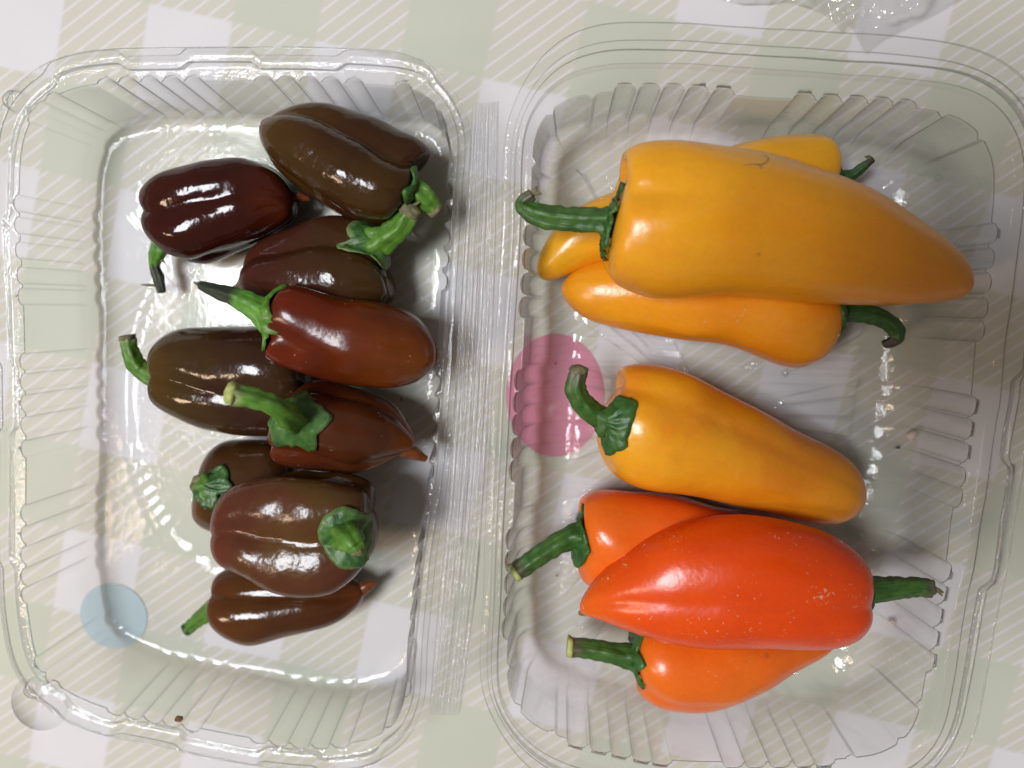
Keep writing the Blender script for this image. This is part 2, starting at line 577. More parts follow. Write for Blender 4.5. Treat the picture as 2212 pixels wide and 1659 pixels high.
class Shell:
    def __init__(self, outline, flutes, nicks, h, amp, half, n=2600):
        px = catmull(outline, 10, True)
        px, per = resample(px, n, True)
        px = smooth_closed(px, 10)
        self.n, self.h, self.px = n, h, px
        self.top = np.array([U(x, y, h) for x, y in px])[:, :2]
        t = np.roll(self.top, -7, 0) - np.roll(self.top, 7, 0)
        t /= np.linalg.norm(t, axis=1)[:, None]
        nm = np.stack([t[:, 1], -t[:, 0]], 1)
        c = self.top.mean(0)
        if (nm * (self.top - c)).sum() < 0: nm = -nm
        nm = smooth_closed(nm, 14)
        self.nm = nm / np.linalg.norm(nm, axis=1)[:, None]
        step = per / n
        self.fl = np.zeros(n)
        for fx, fy in flutes:
            k = int(np.argmin(((px - (fx, fy)) ** 2).sum(1)))
            for d in range(-20, 21):
                a = abs(d * step) / half
                if a < 1: self.fl[(k + d) % n] = max(self.fl[(k + d) % n], amp * (1 - a ** 2.1) ** 0.5)
        for fx, fy in nicks:
            k = int(np.argmin(((px - (fx, fy)) ** 2).sum(1)))
            for d in range(-10, 11):
                a = abs(d * step) / 12
                if a < 1: self.fl[(k + d) % n] = -0.6 * amp * (1 - a)
        self.c = c
        self.s = px_size((c[0], c[1], h))

    def ring(self, off_px, z, fl=0.0):
        o = (np.asarray(off_px) + self.fl * fl) * self.s
        p = self.top + self.nm * (o[:, None] if np.ndim(o) else o)
        zz = np.broadcast_to(z, (self.n,))
        return np.column_stack([p, zz])


def loft(rings, close_centre=None):
    n = len(rings[0])
    v = np.vstack(rings)
    f = []
    for k in range(len(rings) - 1):
        a, b = k * n, (k + 1) * n
        for i in range(n):
            j = (i + 1) % n
            f.append((a + i, a + j, b + j, b + i))
    if close_centre is not None:
        ci = len(v)
        v = np.vstack([v, [close_centre]])
        b = (len(rings) - 1) * n
        for i in range(n):
            f.append((b + i, b + (i + 1) % n, ci))
    return v, f


def wall_rings(sh, flare, rf=0.0032):
    R = []
    h = sh.h
    # rounded lip at the top edge
    for off, dz in ((0.0, -0.0), (-0.6, -0.00025), (-1.1, -0.0008)):
        R.append(sh.ring(off, h + dz, 1.0))
    for t in (0.12, 0.25, 0.4, 0.55, 0.7, 0.85, 1.0):
        z = h - 0.0008 - (h - 0.0008 - rf - FLOOR) * t
        R.append(sh.ring(-1.1 - flare * t, z, 1.0 - 0.15 * t))
    rfp = rf / sh.s
    for a in (8, 16, 24, 32, 40, 48, 56, 64, 72, 81, 90):
        q = math.radians(a)
        fade = 1 - a / 90
        R.append(sh.ring(-1.1 - flare - rfp * (1 - math.cos(q)), FLOOR + rf * (1 - math.sin(q)), 0.85 * fade ** 0.5))
    return R


def floor_rings(last, emboss, steps=34, ribs=None, reach=0.42):
    c = last[:, :2].mean(0)
    out = []
    for k in range(1, steps):
        t = 1 - k / steps
        p = c + (last[:, :2] - c) * t
        z = np.empty(len(p))
        for i, q in enumerate(p):
            x, y = proj((q[0], q[1], FLOOR))
            z[i] = FLOOR + emboss(x, y)
            if ribs is not None:
                z[i] += 0.0010 * ribs[i] * sstep(reach, reach + .15, t) * (1 - .5 * sstep(.93, 1.0, t))
        out.append(np.column_stack([p, z]))
    return out, (c[0], c[1], FLOOR)


def sstep(a, b, x):
    t = min(1, max(0, (x - a) / (b - a)))
    return t * t * (3 - 2 * t)


def lid_emboss(x, y):
    e = math.hypot((x - 567) / 295, (y - 855) / 420)
    d = abs(e - 1) * 320
    z = 0.0008 * (1 - sstep(3, 13, d))
    e2 = math.hypot((x - 288) / 25, max(0, abs(y - 428) - 28) / 25)
    z += 0.0004 * (1 - sstep(0.8, 1.15, e2))
    return z + 0.00012 * noise.noise(Vector((x * .012, y * .012, 3)))


def tray_emboss(x, y):
    z = 0.0
    # raised bars across the floor and a diagonal cross in each end panel
    for y0 in (733, 768, 803):
        yy = y0 + (x - 1255) * 0.035
        z = max(z, 0.0006 * (1 - sstep(7, 13, abs(y - yy))) * sstep(1235, 1250, x) * (1 - sstep(1960, 1975, x)))
    for cx_, cy_ in ((1660, 1330), (1900, 1120)):
        d = math.hypot(x - cx_, y - cy_)
        a = math.atan2(y - cy_, x - cx_)
        if 90 < d < 330:
            z = max(z, 0.0006 * max(0, math.cos(8 * a)) ** 4)
    return z + 0.00015 * noise.noise(Vector((x * .015, y * .015, 8)))


box = empty("clamshell_container", (0, 0, 0), "open clear plastic hinged food container holding peppers in both halves", "container")

lid_sh = Shell(LID, LID_FL, LID_NK, H_LID, 11, 19)
tray_sh = Shell(TRAY, TRAY_FL, TRAY_NK, H_TRAY, 15, 24)


def build_half(name, sh, flare, emboss, label):
    W = wall_rings(sh, flare, 0.011 if name == 'tray' else 0.0032)
    fr, c = floor_rings(W[-1], emboss, 60 if name == 'tray' else 34, np.clip(sh.fl / 9, 0, 1) if name == 'tray' else None)
    v, f = loft(W + fr, c)
    o = mesh_obj(name, v, f, M_TRAY if name == 'tray' else M_PLASTIC, box)
    o['label'] = label
    return o


tray = build_half("tray", tray_sh, 12, tray_emboss, "deep fluted half holding the yellow and orange peppers")
lid = build_half("lid", lid_sh, 14, lid_emboss, "fluted half holding the dark brown peppers")


def side_scale(sh, fn):
    return smooth_closed(np.array([fn(nm[0], -nm[1], p[0], p[1]) for nm, p in zip(sh.nm, sh.px)]), 24)


def trapezoid(v, a, b, e):
    return sstep(a - e, a + e * .2, v) * (1 - sstep(b - e * .2, b + e, v))


def lid_jog(nx_, ny_, x, y):
    if ny_ < -0.75: return 14 * max(trapezoid(x, 135, 262, 12), trapezoid(x, 405, 545, 16), trapezoid(x, 742, 905, 18))
    if ny_ > 0.75: return 14 * max(trapezoid(x, 165, 250, 20), trapezoid(x, 400, 560, 12), trapezoid(x, 690, 800, 15))
    if nx_ < -0.75: return 12 * max(trapezoid(y, 470, 780, 15), trapezoid(y, 940, 1215, 15))
    return 0.0


def tray_jog(nx_, ny_, x, y):
    if nx_ > 0.8: return 22 * max(trapezoid(y, 560, 800, 20), trapezoid(y, 1000, 1240, 20))
    return 0.0


lid_k = side_scale(lid_sh, lambda nx_, ny_, x, y: 0.60 if nx_ > 0.6 else (0.8 if nx_ > 0.3 else 1.0))
tray_k = side_scale(tray_sh, lambda nx_, ny_, x, y: 0.44 if nx_ < -0.6 else (0.75 if nx_ < -0.3 else 1.0))
lj = smooth_closed(np.array([lid_jog(nm[0], -nm[1], p[0], p[1]) for nm, p in zip(lid_sh.nm, lid_sh.px)]), 3)
tj = smooth_closed(np.array([tray_jog(nm[0], -nm[1], p[0], p[1]) for nm, p in zip(tray_sh.nm, tray_sh.px)]), 3)


def build_rim(sh, k, jog, prof, parent, wave):
    R = []
    for off, dz, fl, jg in prof:
        wob = np.array([nz((q[0], q[1], off * .001), 45, 2.0) for q in sh.top]) * wave * min(1, off / 40)
        R.append(sh.ring(off * k + jog * jg, sh.h + dz * MM + wob * MM, fl))
    v, f = loft(R)
    return mesh_obj("rim", v, f, M_RIM, parent)


def bead(o, w, h, base, jg=0):
    """a crease pressed into the sheet: narrow half-round ridge across the profile"""
    return [(o - w, base, 0, jg), (o - w * .65, base + h * .7, 0, jg), (o, base + h, 0, jg), (o + w * .65, base + h * .7, 0, jg), (o + w, base, 0, jg)]


LIP = [(0, 0, 1, 0), (0.5, 0.45, 1, 0), (1.2, 0.62, 1, 0), (1.9, 0.45, 1, 0), (2.4, 0.0, 1, 0), (7, 0, .8, 0), (13, 0.0, .25, 0)]
build_rim(lid_sh, lid_k, lj, LIP + [(22, 0.0, 0, 0.3)] + bead(26, 1.10, 0.54, 0.0, 1) + [(28.6, -0.3, 0, 1), (29.2, -1.6, 0, 1), (30.5, -2.0, 0, 1), (33, -2.0, 0, 1), (46, -2.0, 0, 1),
          (48.5, -1.9, 0, 1), (49.6, -1.6, 0, 1), (50.4, -0.4, 0, 1)] + bead(53, 1.10, 0.66, -0.2, 1) + [(58, -0.3, 0, .8), (68, -0.4, 0, .1)] + bead(71, 1.10, 0.42, -0.5) + [(72.6, -1.1, 0, 0)], lid, 0.5)
build_rim(tray_sh, tray_k, tj, LIP + [(30, 0.0, 0, 0), (43, 0.0, 0, 0), (45, 0.15, 0, 0), (46.5, 0.6, 0, 0), (48, 1.6, 0, 0)] + bead(51, 1.10, 0.60, 1.9) + [(56, 1.9, 0, .3), (70, 1.9, 0, 1)] + bead(77, 1.21, 0.60, 1.9, 1) +
          [(80.5, 1.4, 0, 1), (82, 0.2, 0, 1), (84, 0.0, 0, 1), (90, 0.0, 0, 1)] + bead(102, 1.21, 0.72, -0.2, .6) + [(108, -0.4, 0, .2), (134, -0.8, 0, 0)] + bead(141, 1.10, 0.54, -0.9) + [(143, -1.6, 0, 0)], tray, 0.5)


def dome(name, px, py, r_px, h, z, parent, mat):
    c = U(px, py, z)
    r = r_px * px_size(c)
    R = []
    for k, (q, zz) in enumerate([(1.25, 0), (1.1, 0.02), (1.0, 0.12), (0.95, 0.5), (0.86, 0.82), (0.7, 0.97), (0.45, 1.0), (0.3, 0.93), (0.12, 0.9)]):
        R.append(np.array([(c[0] + q * r * math.cos(a), c[1] + q * r * math.sin(a), z + zz * h * (1 + .06 * math.sin(3 * a + k))) for a in np.linspace(0, 2 * math.pi, 33)[:-1]]))
    v, f = loft(R, (c[0], c[1], z + .9 * h))
    return mesh_obj(name, v, f, mat, parent)


dome("snap_button", 42, 222, 23, 0.0028, H_LID - 0.0001, lid, M_RIM)
dome("snap_button", 80, 1484, 22, 0.0020, H_LID - 0.0001, lid, M_RIM)
dome("snap_button", 2204, 240, 26, 0.0022, H_TRAY + 0.0003, tray, M_RIM)

# round pull tab below the lid's corner
tc_ = U(84, 1520, H_LID - 0.0009)
ts = px_size(tc_) * 62
tv = [(tc_[0], tc_[1], tc_[2])]
for k in range(48):
    a = 2 * math.pi * k / 48
    tv.append((tc_[0] + ts * math.cos(a), tc_[1] + ts * math.sin(a), tc_[2] - 0.0001))
for k in range(48):
    a = 2 * math.pi * k / 48
    tv.append((tc_[0] + ts * 1.02 * math.cos(a), tc_[1] + ts * 1.02 * math.sin(a), tc_[2] - 0.0004))
tf = [(0, 1 + k, 1 + (k + 1) % 48) for k in range(48)] + [(1 + k, 49 + k, 49 + (k + 1) % 48, 1 + (k + 1) % 48) for k in range(48)]
mesh_obj("pull_tab", tv, tf, M_PLASTIC, lid)

# living hinge: corrugated strip between the two rims
HL = catmull([(1020, 224), (1009, 420), (992, 700), (972, 1000), (946, 1300), (926, 1545)], 30)
HR = catmull([(1078, 219), (1076, 420), (1068, 700), (1051, 1000), (1028, 1300), (996, 1545)], 30)
hv, hf = [], []
NA = 81
for i in range(len(HL)):
    for j in range(NA):
        t = j / (NA - 1)
        x, y = HL[i] * (1 - t) + HR[i] * t
        zc = H_LID - 0.0003 + (H_TRAY - H_LID + 0.0001) * t
        prof = 0.0010 * (0.5 - 0.5 * math.cos(2 * math.pi * 2 * t)) ** .6 + 0.0005 * abs(math.sin(math.pi * 8.2 * t + .3 * math.sin(i * .05))) 
        end = sstep(0, 3, i) * (1 - sstep(len(HL) - 4, len(HL) - 1, i))
        z = zc + prof * (0.4 + .6 * end) + 0.0004 * noise.noise(Vector((t * 7, i * .10, 1))) + 0.0001 * noise.noise(Vector((t * 20, i * .5, 4)))
        boss = 0.0010 * trapezoid(y, 1185, 1295, 6) * trapezoid(t, .5, .95, .06)
        hv.append(tuple(U(x, y, z + boss)))
for i in range(len(HL) - 1):
    for j in range(NA - 1):
        a = i * NA + j
        hf.append((a, a + 1, a + NA + 1, a + NA))
mesh_obj("hinge", hv, hf, M_HINGE, box)


# ------------------------------------------------------------------ peppers
def tangent_circle(c_lo, c_hi, z):
    """centre (at height z) and radius of the round section whose two edges are seen at those spots"""
    d1, d2 = ray(*c_lo), ray(*c_hi)
    b = d1 + d2
    b /= np.linalg.norm(b)
    half = 0.5 * math.acos(max(-1, min(1, float(d1 @ d2))))
    t = (z - CAM[2]) / b[2]
    return CAM + b * t, t * math.sin(half)


class Body:
    pass


def pepper_body(poly, S, E, zs, ze, flat=1.0, nl=3, amp=0.06, ph=0.3, dimple=0.0, bulge=0.0, rings=72, seg=72, seed=0.0, sharp=0.8, lobe_tail=0.35, lobe_len=.75, zbox=.74, rough=0.011):
    S, E = np.array(S, float), np.array(E, float)
    a = (E - S) / np.linalg.norm(E - S)
    n2 = np.array([-a[1], a[0]])
    P = catmull(poly, 10, True)
    pa, pn = (P - S) @ a, (P - S) @ n2
    umin, umax = pa.min(), pa.max()
    th = np.linspace(0, math.pi, rings + 2)[1:-1]
    us = umin + (umax - umin) * (1 - np.cos(th)) / 2
    lo, hi = [], []
    for u in us:
        c = []
        for k in range(len(P)):
            k2 = (k + 1) % len(P)
            if (pa[k] - u) * (pa[k2] - u) <= 0 and pa[k] != pa[k2]:
                t = (u - pa[k]) / (pa[k2] - pa[k])
                c.append(pn[k] + t * (pn[k2] - pn[k]))
        lo.append(min(c) if c else 0); hi.append(max(c) if c else 0)
    lo, hi = np.array(lo), np.array(hi)
    ker = np.array([1, 2, 3, 2, 1.]) / 9
    pad = lambda q: np.convolve(np.concatenate([[q[0]] * 2, q, [q[-1]] * 2]), ker, 'valid')
    m, w = pad((lo + hi) / 2), np.convolve(np.concatenate([[-(hi - lo)[1] / 2, -(hi - lo)[0] / 2 * 0], (hi - lo) / 2, [0, -(hi - lo)[-2] / 2]]), ker, 'valid')
    w = np.maximum(w, 1.0)
    rr_max = w[:max(3, int(rings * .45))].max()
    A3 = U(*(E), ze) - U(*(S), zs)
    A3 /= np.linalg.norm(A3)
    n3 = np.cross(np.array([0, 0, 1.0]), A3)
    n3 /= np.linalg.norm(n3)
    if (n3 @ (U(*(S + n2 * 50), zs) - U(*S, zs))) < 0: n3 = -n3
    up3 = np.array([0, 0, 1.0]) - A3 * A3[2] * 0.6
    verts, uvs = [], []
    for k, u in enumerate(us):
        f = (u - umin) / (umax - umin)
        z = zs + (ze - zs) * f
        base = S + a * u
        c, r = tangent_circle(tuple(base + n2 * (m[k] - w[k])), tuple(base + n2 * (m[k] + w[k])), z)
        lw = lobe_tail + (1 - lobe_tail) * (1 - sstep(0.0, lobe_len, f))
        phi = np.linspace(0, 2 * math.pi, seg, endpoint=False)
        s = np.abs(np.sin(nl * (phi - ph) / 2 + 0.5 * f))
        lob = 1 - amp * lw * (1 - s ** sharp)
        lob = lob + np.array([rough * nz((math.cos(q) * 1.3, math.sin(q) * 1.3, f * 4), 1.4, seed) * 3 for q in phi])
        cx, sz = np.cos(phi) * lob, np.sin(phi) * lob
        sc = 2 / (cx.max() - cx.min())
        off = (cx.max() + cx.min()) / 2
        cx = (cx - off) * sc
        wr = w[k] / rr_max
        zf_ = flat * max(wr, .02) ** (zbox - 1) if wr < 1 else flat
        zf_ = min(zf_, flat * 1.6)
        dd = 0.0
        if dimple and f < 0.35 and wr < 0.62:
            dd = dimple * (1 - (wr / .62) ** 2) ** 2
        for q in range(seg):
            p = c + n3 * cx[q] * r + up3 * sz[q] * r * zf_ + A3 * dd
            if bulge and f < 0.2:
                p = p - A3 * bulge * (s[q] - .5) * (1 - f / .2) * min(1, wr * 1.4)
            if p[2] < FLOOR + 0.0002: p[2] = FLOOR + 0.0002 + (p[2] - FLOOR) * .02
            verts.append(p)
            uvs.append((f, q / seg))
    n = seg
    faces = []
    for k in range(rings - 1):
        for q in range(n):
            j = (q + 1) % n
            faces.append((k * n + q, k * n + j, (k + 1) * n + j, (k + 1) * n + q))
    V = np.array(verts)
    for ring_i, fpos in ((0, 0.0), (rings - 1, 1.0)):
        V = np.vstack([V, V[ring_i * n:(ring_i + 1) * n].mean(0)])
        uvs.append((fpos, 0))
    for q in range(n):
        faces.append((len(V) - 2, (q + 1) % n, q))
        b = (rings - 1) * n
        faces.append((len(V) - 1, b + q, b + (q + 1) % n))
    o = Body()
    o.v, o.f, o.uv, o.axis, o.nl = V, faces, uvs, A3, nl
    o.bvh = BVHTree.FromPolygons([Vector(q) for q in V], faces)
    o.start = U(*S, zs)
    return o


def tube(name, pts, radii, mat, parent, seg=22, ridges=5, ramp_=0.14, per=9, seed=0.0, cap_in=0.0, wob=0.16):
    P = catmull(np.array(pts), per)
    R = np.interp(np.linspace(0, 1, len(P)), np.linspace(0, 1, len(radii)), radii)
    T = np.gradient(P, axis=0)
    T /= np.linalg.norm(T, axis=1)[:, None]
    x = np.cross(T[0], np.array([0, 0, 1.0]))
    if np.linalg.norm(x) < 1e-3: x = np.array([1.0, 0, 0])
    v, uv = [], []
    for i in range(len(P)):
        x = x - T[i] * (x @ T[i]); x /= np.linalg.norm(x)
        y = np.cross(T[i], x)
        for k in range(seg):
            q = 2 * math.pi * k / seg
            r = R[i] * (1 + ramp_ * math.cos(ridges * q + i * .03)) * (1 + wob * nz((math.cos(q), math.sin(q), i * .22), 1.6, seed))
            v.append(P[i] + (x * math.cos(q) + y * math.sin(q)) * r)
            uv.append((i / (len(P) - 1), k / seg))
    f = []
    for i in range(len(P) - 1):
        for k in range(seg):
            j = (k + 1) % seg
            f.append((i * seg + k, i * seg + j, (i + 1) * seg + j, (i + 1) * seg + k))
    for ri, c, s_ in ((0, P[0] - T[0] * R[0] * .2, 0.0), (len(P) - 1, P[-1] + T[-1] * R[-1] * (0.25 - cap_in), 1.0)):
        v.append(c); uv.append((s_, 0))
        for k in range(seg):
            j = (k + 1) % seg
            f.append((len(v) - 1, ri * seg + (j if ri == 0 else k), ri * seg + (k if ri == 0 else j)))
    return mesh_obj(name, v, f, mat, parent, uvs=uv)


def calyx(body, O, d, R0, mat, parent, points=5, jag=0.19, flare=1.6 * MM, seed=0.0, lift=0.5 * MM, stem_r=2 * MM, squash=1.0):
    O, d = np.array(O), np.array(d) / np.linalg.norm(d)
    e1 = np.cross(d, np.array([0, 0, 1.0]))
    if np.linalg.norm(e1) < 0.05: e1 = np.array([1.0, 0, 0])
    e1 /= np.linalg.norm(e1)
    e2 = np.cross(d, e1)
    nr, nt_ = 9, 60
    v, uv, f = [], [], []
    far = 0.02
    rg = random.Random(int(O[0] * 1e6) + int(O[1] * 1e5))
    ka, kr = [], []
    a0 = seed
    for i in range(points):
        a = (i + rg.uniform(-.22, .22)) / points
        ka += [a, a + .5 / points + rg.uniform(-.1, .1) / points]
        kr += [rg.uniform(.82, 1.12), (1 - jag) * rg.uniform(.85, 1.1)]
    ka = [(a * 2 * math.pi) for a in ka]
    ka = [ka[-1] - 2 * math.pi] + ka + [ka[0] + 2 * math.pi]
    kr = [kr[-1]] + kr + [kr[0]]

    def drop(off, rho):
        o = O + off + d * far
        h = body.bvh.ray_cast(Vector(o), Vector(-d), far * 2.2)
        if h[0] is None:
            h = body.bvh.find_nearest(Vector(O + off - d * 0.001))
        p, nn = np.array(h[0]), np.array(h[1])
        if nn @ d < -0.3: nn = -nn
        return p, nn
    for i in range(nr + 1):
        rho = i / nr
        for k in range(nt_):
            q = 2 * math.pi * k / nt_
            R = R0 * float(np.interp(q, ka, kr)) * (1 + .04 * nz((math.cos(q) * 2, math.sin(q) * 2, seed), 2.0))
            off = (e1 * math.cos(q) + e2 * math.sin(q) * squash) * R * rho
            p, nn = drop(off, rho)
            hgt = lift * (1.0 + .9 * nz((math.cos(q) * rho * 3, math.sin(q) * rho * 3, seed + 4), 2.0))
            if rho > .86: hgt += 0.35 * MM * max(0, nz((q * 2, seed, 1), 1.5) + .3)
            p = p + nn * hgt + d * flare * max(0, 1 - rho * R / (2.6 * stem_r)) ** 1.6
            v.append(p); uv.append((rho * .6, k / nt_))
    for i in range(nr):
        for k in range(nt_):
            j = (k + 1) % nt_
            f.append((i * nt_ + k, i * nt_ + j, (i + 1) * nt_ + j, (i + 1) * nt_ + k))
    # tucked edge so the star has thickness
    b = len(v)
    for k in range(nt_):
        p = v[nr * nt_ + k]
        c = np.array(v[k])
        nn = (c - p) / (np.linalg.norm(c - p) + 1e-9)
        v.append(p + nn * 0.0004 - d * 0.0007); uv.append((.6, k / nt_))
    for k in range(nt_):
        j = (k + 1) % nt_
        f.append((nr * nt_ + k, nr * nt_ + j, b + j, b + k))
    return mesh_obj("calyx", v, f, mat, parent, uvs=uv)


G_DARK = stem_mat("calyx_green", (0.017, 0.070, 0.014), (0.050, 0.150, 0.026), (0.05, 0.15, 0.03), 2.0, 0.42, sw=0.15)
G_BLUE = stem_mat("calyx_bluish_green", (0.026, 0.088, 0.022), (0.070, 0.175, 0.034), (0.14, 0.21, 0.06), 0.57, 0.45, sw=0.15)
G_STEM = stem_mat("stem_green", (0.050, 0.150, 0.013), (0.120, 0.270, 0.030), (0.34, 0.33, 0.16), 0.93)
G_STEMD = stem_mat("stem_dry_end", (0.06, 0.20, 0.02), (0.14, 0.34, 0.04), (0.030, 0.040, 0.022), 0.52)
G_STEMK = stem_mat("stem_dark", (0.016, 0.065, 0.014), (0.045, 0.135, 0.028), (0.050, 0.050, 0.028), 0.80)
G_STEMY = stem_mat("stem_mid_green", (0.022, 0.075, 0.012), (0.065, 0.160, 0.024), (0.10, 0.10, 0.055), 0.86)
G_TIPY = flat_mat("cut_stem", (0.42, 0.47, 0.14), 0.6, 700, 0.3, 0.3)
G_DRY = flat_mat("dry_stem_end", (0.16, 0.15, 0.075), 0.8, 900, 0.5, 0.6)
M_NUB = flat_mat("orange_tip", (0.17, 0.045, 0.010), 0.28, 500, 0.3, 0.1)


def pepper(name, label, cat, group, mat, poly, S, E, zs, ze, stem, stem_r, cal=None, stem_mat_=None, cal_mat=None, body_kw=None, nub=None, stem_end=None, shreds=None, cal_from_view=None, cal_kw=None, nub_mat=None):
    body = pepper_body(poly, S, E, zs, ze, **(body_kw or {}))
    ctr = body.v.mean(0)
    root = empty(name, (float(ctr[0]), float(ctr[1]), float(body.v[:, 2].min())), label, cat, group)
    mesh_obj("body", body.v, body.f, mat, root, uvs=body.uv)
    pts = [U(*q) for q in [(a, b, c * MM) for a, b, c in stem]]
    s0 = px_size(pts[0])
    if cal_from_view:
        px, py, tilt = cal_from_view
        d = ray(px, py)
        h = body.bvh.ray_cast(Vector(CAM), Vector(d), 1.0)
        O, nn = np.array(h[0]), np.array(h[1])
        if nn @ d > 0: nn = -nn
        dirv = nn * (1 - tilt) - body.axis * tilt
        pts[0] = O + nn * 0.0006
    else:
        dirv = pts[1] - pts[0]
        dirv = dirv / np.linalg.norm(dirv) * .6 - body.axis * .8
        h = body.bvh.find_nearest(Vector(pts[0]))
        O = np.array(h[0]) if (pts[0] - np.array(h[0])) @ dirv < 0 else pts[0]
        hh = body.bvh.ray_cast(Vector(pts[0] + dirv / np.linalg.norm(dirv) * .02), Vector(-dirv).normalized(), .05)
        if hh[0] is not None:
            pts[0] = np.array(hh[0]) - 0.0003 * dirv
            O = pts[0]
    if cal:
        calyx(body, O, dirv, cal * MM, cal_mat or G_DARK, root, stem_r=stem_r[0] * MM, **(cal_kw or {}))
    st = tube("stem", pts, [r * (0.92 if k_ else 1.0) * MM for k_, r in enumerate(stem_r)], stem_mat_ or G_STEM, root, seed=len(label) * .37)
    if stem_end:
        T = pts[-1] - pts[-2]
        T /= np.linalg.norm(T)
        r = stem_r[-1] * MM
        tube("cut_end", [pts[-1] - T * r * .3, pts[-1] + T * r * .2, pts[-1] + T * r * stem_end[1]], [r * 1.04, r * 1.05, r * stem_end[2]], stem_end[0], st, seg=16, ridges=3, ramp_=.08, per=3, seed=2.0, wob=.25)
    for sh in (shreds or []):
        tube("dry_shred", [U(a, b, c * MM) for a, b, c in sh], [0.45 * MM, 0.35 * MM, 0.12 * MM], G_DRY, st, seg=8, ridges=2, ramp_=.2, per=4)
    if nub:
        nb, nr_ = nub
        tube("blossom_tip", [U(a, b, c * MM) for a, b, c in nb], [r * MM for r in nr_], nub_mat or M_NUB, root, seg=18, ridges=3, ramp_=.06, wob=.12)
    return root


DK = "dark brown peppers in the left half"
BRN = (0.052, 0.022, 0.009)
OLV = (0.070, 0.038, 0.008)
MAR = (0.045, 0.011, 0.007)
RED = (0.115, 0.022, 0.006)

m1 = pepper_mat("skin_dark_brown", [(0.0, (0.0400, 0.0147, 0.0060)), (0.45, (0.0448, 0.0168, 0.0060)), (0.8, (0.0680, 0.0301, 0.0060)), (0.95, (0.0880, 0.0364, 0.0072)), (1.0, (0.1600, 0.0420, 0.0090))], (0.0520, 0.0250, 0.0052), 0.85, rough=0.145, bump=0.16, wrinkle=0.6, seed=1, spec=0.38)
m2 = pepper_mat("skin_maroon", [(0.0, (0.0384, 0.0070, 0.0042)), (0.7, (0.0368, 0.0056, 0.0030)), (0.95, (0.1040, 0.0168, 0.0042))], (0.0272, 0.0056, 0.0048), 0.6, rough=0.111, bump=0.14, wrinkle=0.2, seed=2, spec=0.38)
m3 = pepper_mat("skin_brown_maroon", [(0.0, (0.0528, 0.0266, 0.0072)), (0.35, (0.0480, 0.0189, 0.0066)), (0.7, (0.0544, 0.0154, 0.0084)), (1.0, (0.1040, 0.0252, 0.0120))], (0.0480, 0.0126, 0.0084), 0.7, rough=0.145, bump=0.16, wrinkle=0.3, seed=3, spec=0.38)
m4 = pepper_mat("skin_red_brown", [(0.0, (0.1360, 0.0140, 0.0036)), (0.4, (0.1200, 0.0175, 0.0036)), (0.75, (0.1320, 0.0322, 0.0054)), (1.0, (0.2080, 0.0525, 0.0060))], (0.0840, 0.0126, 0.0042), 0.75, rough=0.187, bump=0.10, specks=0.12, seed=4, spec=0.38)
m5 = pepper_mat("skin_olive_brown", [(0.0, (0.080, 0.042, 0.008)), (0.25, (0.056, 0.030, 0.008)), (0.8, (0.044, 0.020, 0.007))], (0.036, 0.012, 0.008), 0.85, rough=0.13, bump=0.12, wrinkle=0.2, seed=5, spec=0.4)
m6 = pepper_mat("skin_chestnut", [(0.0, (0.1080, 0.0182, 0.0060)), (0.4, (0.0880, 0.0196, 0.0066)), (0.8, (0.0880, 0.0231, 0.0060)), (1.0, (0.2160, 0.0560, 0.0072))], (0.0576, 0.0182, 0.0066), 0.8, rough=0.187, bump=0.13, specks=0.12, seed=6, spec=0.38)
m7 = pepper_mat("skin_small_brown", [(0.0, (0.1280, 0.0490, 0.0084)), (0.2, (0.0720, 0.0308, 0.0072)), (1.0, (0.0520, 0.0196, 0.0066))], (0.0480, 0.0154, 0.0066), 0.6, rough=0.162, bump=0.12, seed=7, spec=0.38)
m8 = pepper_mat("skin_blotched_brown", [(0.0, (0.066, 0.030, 0.009)), (0.45, (0.105, 0.054, 0.013)), (0.8, (0.105, 0.034, 0.014)), (1.0, (0.155, 0.024, 0.013))], (0.088, 0.024, 0.012), 0.8, rough=0.19, bump=0.15, wrinkle=0.35, seed=8, spec=0.4)
m9 = pepper_mat("skin_bottom_brown", [(0.0, (0.1080, 0.0308, 0.0072)), (0.3, (0.0880, 0.0315, 0.0072)), (0.85, (0.0760, 0.0210, 0.0066)), (1.0, (0.1440, 0.0350, 0.0060))], (0.0624, 0.0210, 0.0072), 0.7, rough=0.136, bump=0.13, wrinkle=0.2, seed=9, spec=0.38)

pepper("chocolate_pepper", "plump dark brown pepper with a green stem, topmost of the brown ones", "pepper", DK, m1,
       [(567, 290), (572, 270), (600, 245), (640, 228), (680, 221), (730, 226), (790, 245), (835, 262), (865, 280), (900, 297), (918, 318), (923, 345), (918, 370), (905, 400), (885, 430), (862, 460), (845, 482), (820, 487), (790, 485), (740, 468), (690, 440), (640, 405), (600, 372), (580, 345), (568, 310)],
       (880, 405), (567, 285), 13.5 * MM, 12 * MM, [(878, 410, 15), (900, 415, 16), (922, 432, 16), (942, 456, 15)], [3.6, 3.0, 2.5, 1.7], cal=6.2, cal_mat=G_DARK, stem_mat_=G_STEM,
       body_kw=dict(nl=3, amp=0.36, ph=1.0, dimple=3 * MM, bulge=3.5 * MM, rough=.012, seed=1, sharp=1.0, lobe_tail=.75), stem_end=(G_DRY, 0.5, 0.45), cal_kw=dict(flare=2.2 * MM),
       nub=([(590, 275, 12), (576, 279, 12), (570, 283, 12)], [2.4, 2.0, 0.8]))
